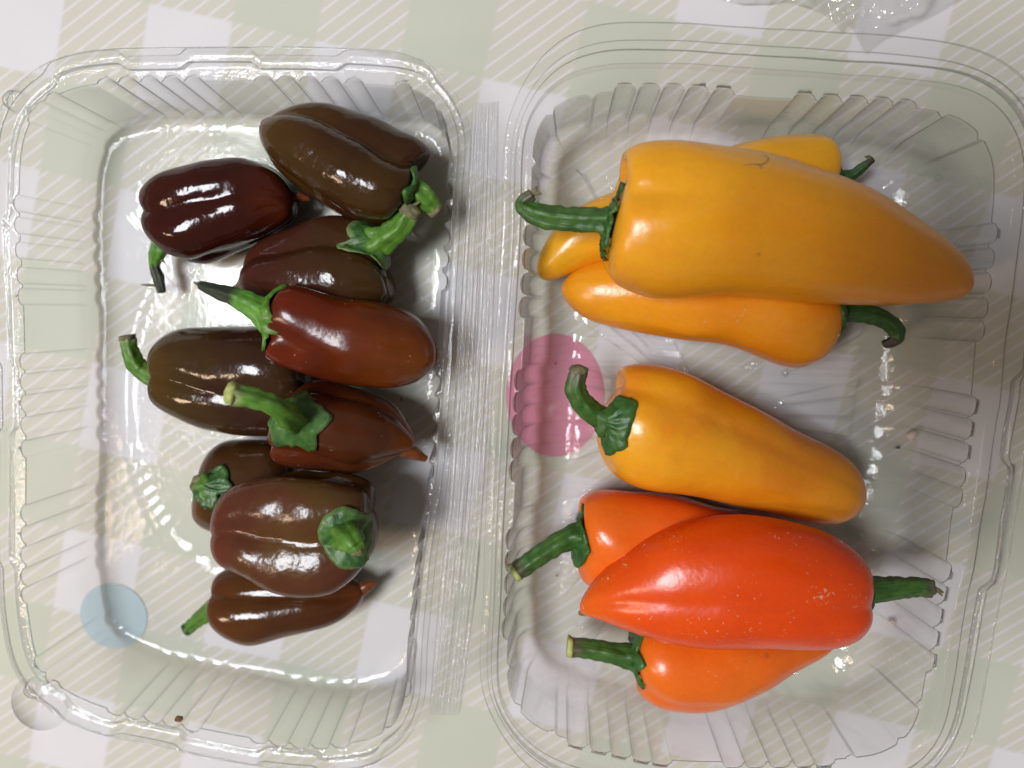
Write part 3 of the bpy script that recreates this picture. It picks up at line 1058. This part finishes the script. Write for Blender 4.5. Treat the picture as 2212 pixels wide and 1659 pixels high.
pepper("chocolate_pepper", "glossy maroon pepper with a shrivelled drooping stem on the left", "pepper", DK, m2,
       [(315, 440), (325, 410), (360, 380), (420, 358), (480, 346), (530, 343), (575, 352), (610, 378), (632, 410), (641, 437), (634, 468), (606, 492), (560, 518), (500, 545), (440, 568), (415, 570), (380, 560), (350, 535), (332, 505), (318, 475)],
       (325, 483), (642, 428), 10.5 * MM, 10 * MM, [(348, 512, 8), (340, 545, 7.5), (333, 572, 7), (342, 600, 7), (350, 632, 6.5)], [2.2, 1.9, 1.2, 1.3, 1.0], cal=4.0, stem_mat_=G_STEMD,
       body_kw=dict(nl=4, amp=0.22, ph=1.75, lobe_tail=.8, sharp=.9, dimple=1.5 * MM, bulge=1.5 * MM, rough=.017, seed=2, flat=.95),
       nub=([(630, 425, 9), (652, 426, 8.5), (668, 430, 8)], [1.4, 1.0, 0.6]), shreds=[[(346, 614, 7), (328, 616, 6.5), (305, 615, 6)], [(337, 566, 7), (350, 562, 7.5), (357, 570, 7.5)]])
pepper("chocolate_pepper", "dark brown pepper whose green stem curls up to the plump pepper's stem", "pepper", DK, m3,
       [(505, 630), (515, 606), (528, 580), (533, 552), (552, 528), (585, 507), (630, 487), (680, 470), (730, 463), (768, 474), (800, 500), (825, 540), (842, 575), (850, 605), (844, 640), (815, 668), (760, 684), (660, 688), (580, 672), (535, 648), (515, 638)],
       (838, 560), (505, 628), 11 * MM, 9 * MM, [(812, 525, 13), (838, 512, 14.5), (866, 488, 16), (886, 456, 17)], [3.8, 3.0, 2.6, 2.4], cal=6.0, cal_mat=G_BLUE, stem_mat_=G_STEM,
       body_kw=dict(nl=3, amp=0.34, ph=1.05, lobe_tail=.85, sharp=1.0, dimple=1.5 * MM, bulge=2 * MM, rough=.02, seed=3, flat=.92), stem_end=(G_DRY, 0.6, 0.8), cal_kw=dict(flare=2.0 * MM), shreds=[[(884, 450, 17.5), (900, 440, 18), (912, 433, 18)]],
       nub=([(524, 622, 9), (510, 628, 8.5), (502, 631, 8)], [1.6, 1.2, 0.8]))
pepper("chocolate_pepper", "red-brown pepper lying on top with a dark dried stem tip", "pepper", DK, m4,
       [(572, 757), (580, 735), (597, 705), (604, 680), (607, 655), (618, 630), (640, 618), (675, 624), (730, 640), (790, 648), (850, 660), (895, 680), (925, 712), (942, 745), (942, 778), (930, 800), (900, 825), (850, 838), (790, 838), (730, 830), (670, 812), (610, 790), (582, 774)],
       (592, 692), (943, 768), 22 * MM, 18 * MM, [(592, 690, 23), (560, 668, 23.5), (515, 645, 23), (470, 630, 22), (432, 615, 21)], [4.0, 2.9, 2.2, 1.6, 0.9], cal=7.0, cal_mat=G_STEM, stem_mat_=G_STEMD,
       body_kw=dict(nl=3, amp=0.28, ph=1.25, sharp=1.0, lobe_tail=.12, lobe_len=.6, dimple=3.2 * MM, bulge=2.0 * MM, rough=.015, seed=4, flat=.9), shreds=[[(440, 618, 21), (428, 614, 21), (418, 610, 20.5)]], cal_kw=dict(flare=3.0 * MM),
       nub=([(930, 768, 18), (944, 766, 17), (950, 766, 17)], [2.0, 1.5, 0.8]))
pepper("chocolate_pepper", "long two-lobed olive brown pepper with a hooked green stem", "pepper", DK, m5,
       [(329, 800), (335, 770), (355, 735), (390, 712), (440, 707), (520, 706), (600, 706), (640, 720), (665, 760), (675, 830), (665, 900), (640, 930), (600, 943), (540, 943), (480, 938), (420, 920), (370, 895), (340, 870), (330, 840)],
       (328, 820), (680, 828), 11.8 * MM, 11.5 * MM, [(328, 812, 11), (305, 797, 11.5), (285, 768, 12.5), (275, 728, 13)], [2.8, 2.2, 1.9, 1.7], cal=4.4, stem_mat_=G_STEM,
       body_kw=dict(nl=2, amp=0.36, ph=1.62, dimple=2.5 * MM, bulge=1.5 * MM, rough=.008, seed=5, sharp=.75, lobe_tail=.9, flat=.95), stem_end=(G_DRY, 0.25, 0.8))
pepper("chocolate_pepper", "chestnut pepper with a flat star-shaped cap and a long straight stem", "pepper", DK, m6,
       [(580, 960), (588, 925), (606, 884), (640, 840), (680, 822), (740, 832), (800, 850), (850, 875), (880, 915), (897, 948), (893, 970), (868, 985), (835, 1003), (800, 1020), (750, 1029), (700, 1022), (650, 1018), (612, 1010), (588, 990)],
       (592, 918), (900, 968), 21 * MM, 15 * MM, [(634, 905, 31), (610, 888, 36), (570, 868, 38.5), (500, 850, 40)], [3.0, 2.2, 2.0, 2.2], cal=7.0, cal_mat=G_BLUE, stem_mat_=G_STEM,
       body_kw=dict(nl=3, amp=0.36, ph=0.85, sharp=1.0, lobe_tail=.6, dimple=1.0 * MM, bulge=2 * MM, rough=.02, seed=6, flat=.95), cal_from_view=(634, 905, .1), stem_end=(G_TIPY, 0.45, 0.75), cal_kw=dict(jag=.28, flare=1.2 * MM),
       nub=([(850, 955, 15.5), (878, 970, 15), (900, 981, 14), (921, 991, 13)], [3.2, 2.1, 1.4, 0.7]))
pepper("chocolate_pepper", "small brown pepper mostly tucked under the others with a stubby green stem", "pepper", DK, m7,
       [(436, 1110), (433, 1075), (445, 1010), (468, 965), (500, 950), (560, 948), (610, 956), (640, 985), (650, 1050), (630, 1110), (580, 1145), (520, 1152), (470, 1145), (446, 1130)],
       (436, 1055), (655, 1045), 9.5 * MM, 9.5 * MM, [(446, 1050, 14), (438, 1048, 16.5), (430, 1046, 18.5)], [2.6, 2.2, 1.9], cal=5.2, stem_mat_=G_STEM,
       body_kw=dict(nl=3, amp=0.14, ph=2.2, dimple=1.0 * MM, bulge=1.5 * MM, seed=7), cal_from_view=(455, 1050, .5), stem_end=(G_DRY, 0.2, 0.7), cal_kw=dict(squash=.7, jag=.3))
pepper("chocolate_pepper", "squat blotchy brown pepper with its green cap and stub facing up", "pepper", DK, m8,
       [(470, 1170), (473, 1110), (490, 1070), (520, 1042), (570, 1025), (630, 1017), (690, 1022), (750, 1030), (790, 1045), (808, 1075), (812, 1115), (806, 1165), (792, 1210), (765, 1245), (730, 1270), (690, 1282), (640, 1281), (590, 1270), (540, 1250), (500, 1228), (478, 1200)],
       (812, 1140), (470, 1150), 24 * MM, 22 * MM, [(745, 1150, 35), (757, 1166, 37.5), (768, 1180, 38.5), (774, 1190, 38.5)], [3.3, 2.7, 2.0, 1.3], cal=6.1, cal_mat=G_BLUE, stem_mat_=G_STEM,
       body_kw=dict(nl=4, amp=0.34, ph=1.62, lobe_tail=.95, sharp=1.0, dimple=1.0 * MM, bulge=1.2 * MM, seed=8, flat=.88, rough=.018), cal_from_view=(744, 1150, .1), stem_end=(G_DRY, 0.7, 0.35), cal_kw=dict(jag=.12, flare=2.2 * MM, points=5))
pepper("chocolate_pepper", "slender brown pepper with a thin orange tip, lowest of the brown ones", "pepper", DK, m9,
       [(453, 1290), (458, 1262), (478, 1235), (520, 1222), (600, 1218), (680, 1222), (740, 1240), (782, 1262), (788, 1282), (775, 1308), (740, 1338), (690, 1360), (620, 1375), (565, 1390), (530, 1388), (490, 1366), (465, 1330)],
       (456, 1300), (790, 1274), 8.6 * MM, 8 * MM, [(464, 1312, 8), (440, 1330, 7.5), (420, 1346, 7), (406, 1358, 6.5)], [2.3, 2.0, 1.7, 1.6], cal=3.4, stem_mat_=G_STEM,
       body_kw=dict(nl=2, amp=0.30, ph=2.3, lobe_tail=.8, dimple=1.5 * MM, bulge=1.5 * MM, rough=.009, seed=9, sharp=.75), stem_end=(G_STEMK, 0.25, 0.8),
       nub=([(755, 1284, 8), (778, 1274, 8), (795, 1265, 8), (809, 1258, 8)], [2.6, 1.7, 1.3, 0.8]))

YG = "yellow peppers in the right half"
YEL = (0.80, 0.33, 0.012)
YEL2 = (0.76, 0.27, 0.010)
yk = dict(rough=0.26, bump=0.13, sss=0.12, bands=0.10, spots=0.10)
y1 = pepper_mat("skin_yellow", [(0.0, (0.80, 0.36, 0.015)), (0.5, YEL), (1.0, YEL2)], YEL2, 0.5, seed=11, specks=0.05, **yk)
y2 = pepper_mat("skin_bright_yellow", [(0.0, (0.84, 0.40, 0.015)), (0.5, (0.82, 0.37, 0.012)), (1.0, (0.82, 0.40, 0.015))], YEL, 0.4, seed=12, **yk)
y3 = pepper_mat("skin_deep_yellow", [(0.0, (0.78, 0.31, 0.012)), (0.5, (0.77, 0.28, 0.010)), (1.0, (0.82, 0.36, 0.012))], (0.72, 0.22, 0.008), 0.5, seed=13, specks=0.08, **yk)
y4 = pepper_mat("skin_golden", [(0.0, (0.82, 0.37, 0.014)), (0.5, (0.80, 0.32, 0.012)), (1.0, YEL2)], (0.70, 0.20, 0.008), 0.6, seed=14, **yk)

big_yellow = pepper("sweet_pepper", "largest yellow pepper, lying on two others with a bent green stem", "pepper", YG, y1,
       [(1309, 590), (1311, 545), (1320, 495), (1324, 430), (1330, 370), (1345, 335), (1380, 312), (1430, 307), (1500, 308), (1560, 312), (1640, 325), (1720, 348), (1790, 372), (1860, 405), (1930, 447), (2000, 493), (2050, 535), (2080, 570), (2091, 605), (2085, 635), (2060, 648), (2010, 655), (1940, 660), (1850, 660), (1750, 655), (1650, 645), (1560, 640), (1470, 645), (1410, 645), (1365, 632), (1328, 615)],
       (1315, 470), (2091, 606), 26 * MM, 20 * MM, [(1322, 482, 27), (1290, 478, 27), (1240, 476, 26.5), (1185, 470, 26), (1140, 455, 26), (1128, 437, 26), (1150, 420, 26.5)], [3.2, 2.6, 2.6, 2.5, 2.0, 1.4, 1.2], cal=8.4, stem_mat_=G_STEMY,
       body_kw=dict(nl=3, amp=0.20, ph=1.90, dimple=3 * MM, bulge=1.2 * MM, seed=11, zbox=.88, rough=.015, lobe_tail=.0, sharp=.7, lobe_len=.3), cal_kw=dict(jag=.3, flare=1.6 * MM, lift=1.1 * MM),
       shreds=[[(1148, 421, 26.5), (1156, 411, 27), (1160, 403, 27)], [(1148, 420, 26.5), (1160, 417, 27), (1170, 419, 27)]])
def scar(root, px, py, path, r):
    dg = bpy.context.evaluated_depsgraph_get()
    ob = [c for c in root.children if c.name.startswith("body")][0]
    base = np.array(root.location)
    me = ob.data
    bvh = BVHTree.FromPolygons([Vector(np.array(v.co) + base) for v in me.vertices], [tuple(p.vertices) for p in me.polygons])
    pts = []
    for dx, dy in path:
        h = bvh.ray_cast(Vector(CAM), Vector(ray(px + dx, py + dy)), 1.0)
        if h[0] is not None: pts.append(np.array(h[0]) - np.array(h[1]) * r * .4 * (1 if h[1].z > 0 else -1))
    tube("scar", pts, [r * .5, r, r * .8, r * .4], M_SCAR, root, seg=8, ridges=2, per=4)


M_SCAR = flat_mat("corky_scar", (0.36, 0.19, 0.07), 0.75, 900, 0.4, 0.5)
scar(big_yellow, 1640, 350, [(-36, 8), (-18, 5), (0, 6), (14, 2), (20, -8), (12, -14), (2, -10)], 0.22 * MM)
scar(big_yellow, 1640, 350, [(4, 4), (2, 14), (10, 9)], 0.2 * MM)
pepper("sweet_pepper", "long bright yellow pepper under the largest one with a dry twig-like stem", "pepper", YG, y2,
       [(1160, 590), (1162, 560), (1180, 520), (1220, 470), (1270, 435), (1330, 412), (1420, 375), (1500, 340), (1590, 312), (1660, 297), (1730, 290), (1780, 293), (1806, 310), (1815, 345), (1812, 385), (1790, 420), (1700, 475), (1600, 525), (1500, 550), (1400, 560), (1310, 566), (1250, 585), (1200, 603), (1175, 605)],
       (1818, 355), (1160, 592), 9.5 * MM, 9 * MM, [(1815, 382, 8), (1838, 378, 8), (1862, 362, 9), (1886, 343, 10)], [1.6, 1.3, 1.1, 0.7], cal=5.0, stem_mat_=G_STEMK,
       body_kw=dict(nl=3, amp=0.06, ph=.5, dimple=1.5 * MM, bulge=1 * MM, seed=12, zbox=.88, rough=.015, flat=.9), shreds=[[(1884, 345, 10), (1876, 339, 10), (1868, 339, 10)]])
pepper("sweet_pepper", "orange-yellow pepper tucked below the largest one with a hooked dark stem", "pepper", YG, y3,
       [(1213, 630), (1220, 605), (1250, 580), (1310, 560), (1400, 545), (1550, 545), (1700, 560), (1790, 600), (1805, 650), (1804, 715), (1790, 752), (1768, 782), (1735, 796), (1690, 790), (1640, 770), (1570, 745), (1480, 735), (1400, 722), (1330, 708), (1270, 690), (1230, 660)],
       (1808, 665), (1213, 628), 11.5 * MM, 9.5 * MM, [(1800, 672, 13), (1850, 674, 13), (1895, 684, 13), (1930, 706, 13), (1934, 732, 12.5), (1908, 745, 12)], [2.6, 2.2, 2.0, 1.9, 1.6, 0.8], cal=5.5, stem_mat_=G_STEMK,
       body_kw=dict(nl=3, amp=0.10, ph=.9, dimple=1.5 * MM, bulge=1 * MM, seed=13, zbox=.88, rough=.015, flat=.85))
pepper("sweet_pepper", "golden pepper in the middle with a curled ribbed stem and wide green cap", "pepper", YG, y4,
       [(1297, 965), (1303, 920), (1318, 870), (1325, 830), (1345, 800), (1380, 788), (1430, 790), (1490, 808), (1560, 845), (1640, 885), (1720, 930), (1800, 970), (1845, 1010), (1862, 1055), (1860, 1088), (1842, 1108), (1805, 1128), (1770, 1130), (1700, 1118), (1600, 1092), (1520, 1075), (1450, 1065), (1390, 1060), (1340, 1040), (1308, 1005)],
       (1303, 905), (1864, 1085), 14.5 * MM, 12 * MM, [(1332, 918, 20), (1300, 903, 21.5), (1265, 878, 23), (1242, 840, 24), (1250, 798, 24.5)], [3.6, 2.7, 2.4, 2.3, 1.9], cal=6.8, stem_mat_=G_STEMY,
       body_kw=dict(nl=3, amp=0.10, ph=2.3, dimple=2 * MM, bulge=2 * MM, seed=14, zbox=.88, rough=.015, lobe_tail=.6), cal_from_view=(1326, 914, .4), cal_kw=dict(jag=.06, flare=2.0 * MM, lift=.6 * MM, points=7, squash=.66), stem_end=(G_DRY, 0.4, 0.7))

OG = "orange peppers in the right half"
o1 = pepper_mat("skin_orange", [(0.0, (0.82, 0.150, 0.010)), (0.5, (0.80, 0.120, 0.009)), (1.0, (0.76, 0.100, 0.008))], (0.74, 0.095, 0.008), 0.5, seed=21, **yk)
o2 = pepper_mat("skin_red_orange", [(0.0, (0.80, 0.066, 0.003)), (0.45, (0.78, 0.070, 0.003)), (0.85, (0.80, 0.090, 0.004)), (1.0, (0.82, 0.14, 0.008))], (0.74, 0.058, 0.003), 0.6, seed=22, specks=0.85, **yk)
o3 = pepper_mat("skin_light_orange", [(0.0, (0.84, 0.170, 0.010)), (0.6, (0.83, 0.160, 0.010)), (1.0, (0.82, 0.15, 0.01))], (0.80, 0.125, 0.008), 0.5, seed=23, specks=0.3, **yk)
pepper("sweet_pepper", "orange pepper with a thick green stem, half hidden behind the red-orange one", "pepper", OG, o1,
       [(1249, 1110), (1256, 1078), (1275, 1060), (1305, 1054), (1360, 1058), (1450, 1068), (1550, 1095), (1650, 1120), (1720, 1180), (1700, 1260), (1600, 1300), (1450, 1300), (1330, 1290), (1282, 1272), (1258, 1245), (1250, 1180)],
       (1248, 1160), (1735, 1210), 12.5 * MM, 11 * MM, [(1256, 1160, 15), (1228, 1162, 16), (1185, 1186, 17), (1145, 1212, 17.5), (1112, 1236, 18)], [3.8, 2.7, 2.3, 2.3, 2.2], cal=8.0, stem_mat_=G_STEMY,
       body_kw=dict(nl=3, amp=0.12, ph=1.3, dimple=2 * MM, bulge=2.0 * MM, seed=21, zbox=.88, rough=.015), cal_kw=dict(jag=.25, flare=2.0 * MM), stem_end=(G_TIPY, 0.15, 0.8))
pepper("sweet_pepper", "glossy red-orange pepper with pale specks, lying across the orange ones", "pepper", OG, o2,
       [(1252, 1315), (1258, 1290), (1280, 1255), (1320, 1210), (1380, 1165), (1450, 1130), (1530, 1110), (1620, 1104), (1700, 1114), (1770, 1135), (1820, 1165), (1860, 1205), (1880, 1250), (1886, 1290), (1872, 1330), (1857, 1360), (1830, 1385), (1780, 1400), (1700, 1405), (1600, 1402), (1500, 1398), (1420, 1386), (1350, 1360), (1290, 1335), (1260, 1326)],
       (1886, 1272), (1252, 1313), 24 * MM, 22 * MM, [(1872, 1274, 23), (1920, 1272, 23), (1970, 1268, 23), (2012, 1270, 23)], [3.0, 2.5, 2.2, 2.0], cal=5.6, stem_mat_=G_STEMY,
       body_kw=dict(nl=3, amp=0.17, ph=1.78, dimple=2 * MM, bulge=1.5 * MM, seed=22, zbox=.88, rough=.015, lobe_tail=.9, sharp=1.0), shreds=[[(2010, 1270, 23), (2024, 1276, 23), (2036, 1287, 23)], [(2010, 1268, 23), (2026, 1274, 23.5), (2038, 1280, 23)]],
       nub=([(1262, 1322, 22), (1255, 1324, 22), (1252, 1326, 21.5)], [.9, .6, .3]), nub_mat=G_DRY)
pepper("sweet_pepper", "light orange pepper with a straight green stem, under the red-orange one", "pepper", OG, o3,
       [(1364, 1450), (1368, 1400), (1380, 1345), (1430, 1320), (1520, 1315), (1620, 1325), (1720, 1350), (1795, 1385), (1785, 1412), (1700, 1460), (1640, 1500), (1560, 1535), (1500, 1547), (1440, 1541), (1400, 1517), (1373, 1482)],
       (1366, 1432), (1797, 1395), 12.5 * MM, 10 * MM, [(1376, 1420, 15), (1340, 1412, 15.5), (1285, 1402, 15.5), (1230, 1396, 15.5)], [3.4, 2.6, 2.3, 2.3], cal=7.2, stem_mat_=G_STEMY,
       body_kw=dict(nl=3, amp=0.10, ph=1.0, dimple=2 * MM, bulge=1.8 * MM, seed=23, zbox=.88, rough=.015), cal_kw=dict(jag=.28, flare=2.0 * MM), stem_end=(G_TIPY, 0.12, 0.8))


# ------------------------------------------------------------------ small bits
def lump(name, px, py, z, r, mat, label, cat, group=None, squash=(1, .6, .4), seed=0.0, rotz=0.0):
    bm = bmesh.new()
    bmesh.ops.create_icosphere(bm, subdivisions=2, radius=1.0)
    c = U(px, py, z)
    for v in bm.verts:
        k = 1 + .5 * noise.noise(v.co * 1.4 + Vector((seed, 0, 0)))
        x, y, w = v.co.x * squash[0] * k, v.co.y * squash[1] * k, v.co.z * squash[2] * k
        v.co = Vector((x * math.cos(rotz) - y * math.sin(rotz), x * math.sin(rotz) + y * math.cos(rotz), w)) * r
    me = bpy.data.meshes.new(name)
    bm.to_mesh(me); bm.free()
    me.polygons.foreach_set("use_smooth", [True] * len(me.polygons))
    me.materials.append(mat)
    o = bpy.data.objects.new(name, me)
    COL.objects.link(o)
    o.location = (c[0], c[1], z)
    return tag(o, label, cat, group)


M_SEED = flat_mat("pale_flesh", (0.88, 0.72, 0.66), 0.5, 400, 0.12, 0.2)
M_SOIL = flat_mat("dark_speck", (0.035, 0.025, 0.018), 0.8, 900, 0.3, 0.3)
M_CRUMB = flat_mat("brown_crumb", (0.17, 0.075, 0.03), 0.8, 900, 0.5, 0.6)
zf = FLOOR + 0.0019
lump("flesh_fragment", 1969, 942, zf, 1.35 * MM, M_SEED, "pinkish white fragment of pepper flesh on the bare tray floor", "scrap", squash=(1, .75, .6), seed=1, rotz=.7)
lump("flesh_fragment", 1928, 1346, zf, 1.0 * MM, M_SEED, "white sliver below the red-orange pepper's stem", "scrap", squash=(1, .7, .3), seed=2, rotz=-.4)
lump("flesh_fragment", 889, 504, zf, 1.3 * MM, M_SEED, "thin white sliver beside the dark brown pepper's curled stem", "scrap", squash=(1, .22, .3), seed=3, rotz=-.75)
lump("leaf_crumb", 386, 1553, H_LID + 0.0006, 1.0 * MM, M_CRUMB, "brown leaf crumb stuck on the clear lid's lower edge", "crumb", squash=(1, .8, .5), seed=4, rotz=.3)
for k, (x, y, r, lab) in enumerate([(1940, 967, .6, "dark speck below the pinkish fragment"), (1200, 785, .28, "tiny dark speck over the pink dot"), (867, 862, .4, "dark speck beside the chestnut pepper"),
                                    (1203, 1243, .3, "dark speck under the thick-stemmed orange pepper's stem"), (1107, 1443, .35, "dark speck by the tray's lower left corner")]):
    lump("soil_speck", x, y, FLOOR + .0006, r * MM, M_SOIL, lab, "speck", "dark specks in the container", seed=k + 5, rotz=k)


def water_mat():
    m, nt, out = new_mat("water_drop")
    L = nt.links.new
    lw = N(nt, 'ShaderNodeLayerWeight', i_Blend=0.5)
    fr = math_(nt, 'MULTIPLY_ADD', math_(nt, 'POWER', lw.outputs['Facing'], 4.0), 0.9, 0.05)
    tr = N(nt, 'ShaderNodeBsdfTransparent')
    gl = N(nt, 'ShaderNodeBsdfGlossy', i_Roughness=0.03)
    mx = N(nt, 'ShaderNodeMixShader')
    L(fr, mx.inputs[0]); L(tr.outputs[0], mx.inputs[1]); L(gl.outputs[0], mx.inputs[2])
    L(mx.outputs[0], out.inputs[0])
    return m


M_WATER = water_mat()
drop0 = None
DROPS = [(2028, 384, .75, "largest water droplet, near the right half's upper right corner"), (2042, 360, .42, "small water droplet just above the largest one"),
         (1696, 805, .9, "round water droplet below the orange-yellow pepper with a hooked stem"), (1242, 760, .4, "small water droplet on the pink dot above the curled stem"),
         (1285, 750, .38, "tiny water droplet at the right edge of the pink dot"), (1385, 757, .36, "tiny water droplet between the pink dot and the orange-yellow pepper"),
         (1213, 1225, .5, "small water droplet under the thick stem of the orange pepper"), (1245, 1350, .45, "small water droplet between the red-orange tip and the straight green stem")]
for k, (x, y, r, lab) in enumerate(DROPS):
    if drop0 is None:
        drop0 = lump("water_droplet", x, y, FLOOR + .0004, 1.0 * MM, M_WATER, lab, "droplet", "water droplets in the right half", squash=(1, .9, .7), seed=1)
        o = drop0
    else:
        o = drop0.copy(); COL.objects.link(o)
        o.location = U(x, y, FLOOR + .0004)
        o['label'] = lab
    o.scale = (r, r, r)
    o.rotation_euler = (0, 0, k * 1.3)

# ------------------------------------------------------------------ crumpled film bag behind the tray
BAG = [(1380, -90), (1470, -30), (1567, 2), (1633, 8), (1709, 6), (1759, 20), (1799, 45), (1819, 72), (1832, 55), (1846, 66), (1858, 92), (1871, 117), (1886, 104), (1909, 87), (1960, 62), (2014, 35), (2062, 6), (2110, -30), (2170, -90)]
poly = np.array([U(x, y, 0.002)[:2] for x, y in BAG])


def inside(p):
    r, j = False, len(poly) - 1
    for i in range(len(poly)):
        if (poly[i, 1] > p[1]) != (poly[j, 1] > p[1]) and p[0] < (poly[j, 0] - poly[i, 0]) * (p[1] - poly[i, 1]) / (poly[j, 1] - poly[i, 1]) + poly[i, 0]:
            r = not r
        j = i
    return r


pb, _ = resample(catmull(np.array(BAG), 6), 150, closed=False)
n_r = 40
cen = np.array([1800, -80.0])
bv, bf = [], []
for i, q in enumerate(pb):
    for k in range(n_r + 1):
        t = k / n_r
        x, y = cen + (q - cen) * t
        w0 = U(x, y, 0)
        fold = abs(nz((w0[0], w0[1], 0), 60, 3.1)) * 7 + abs(nz((w0[0] * 1.3, w0[1] * .4, 2), 170, 1.0)) * 3 + 1.2 * nz((w0[0], w0[1], 5), 420, 2.0)
        z = (0.6 + max(0, fold) * min(1, (1 - t) * 5 + .15)) * MM
        bv.append(tuple(U(x, y, z)))
for i in range(len(pb) - 1):
    for k in range(n_r):
        a = i * (n_r + 1) + k
        bf.append((a, a + 1, a + n_r + 2, a + n_r + 1))
bag_base = U(1800, -40, 0)
bag = mesh_obj("plastic_bag", bv, bf, M_FILM, origin=(bag_base[0], bag_base[1], 0))
tag(bag, "crumpled clear film bag corner behind the right half of the container", "plastic bag")

# ------------------------------------------------------------------ the phone that takes the picture (above the lens' view; casts its soft shade)
M_PHONE = flat_mat("phone_black", (0.02, 0.02, 0.022), 0.3, 50, 0.1, 0.0)
px0, px1, py0, py1 = CAM[0] - 0.020, CAM[0] + 0.134, CAM[1] - 0.042, CAM[1] + 0.034
pz = CAM[2] + 0.004
ph = empty("phone", ((px0 + px1) / 2, (py0 + py1) / 2, pz), "black phone held flat above the peppers", "phone")
R = []
for inset, dz in ((0.0015, 0), (0.0004, 0.0006), (0, 0.002), (0, 0.006), (0.0004, 0.0074), (0.0015, 0.008)):
    ring = []
    for cx_, cy_, a0 in ((px1 - .010, py1 - .010, 0), (px0 + .010, py1 - .010, 90), (px0 + .010, py0 + .010, 180), (px1 - .010, py0 + .010, 270)):
        for k in range(9):
            a = math.radians(a0 + k * 90 / 8)
            ring.append((cx_ + (.010 - inset) * math.cos(a), cy_ + (.010 - inset) * math.sin(a), pz + dz))
    R.append(np.array(ring))
v, f = loft(R)
nb = len(R[0])
f.append(tuple(range(nb))[::-1]); f.append(tuple(range(len(v) - nb, len(v))))
mesh_obj("casing", v, f, M_PHONE, ph)
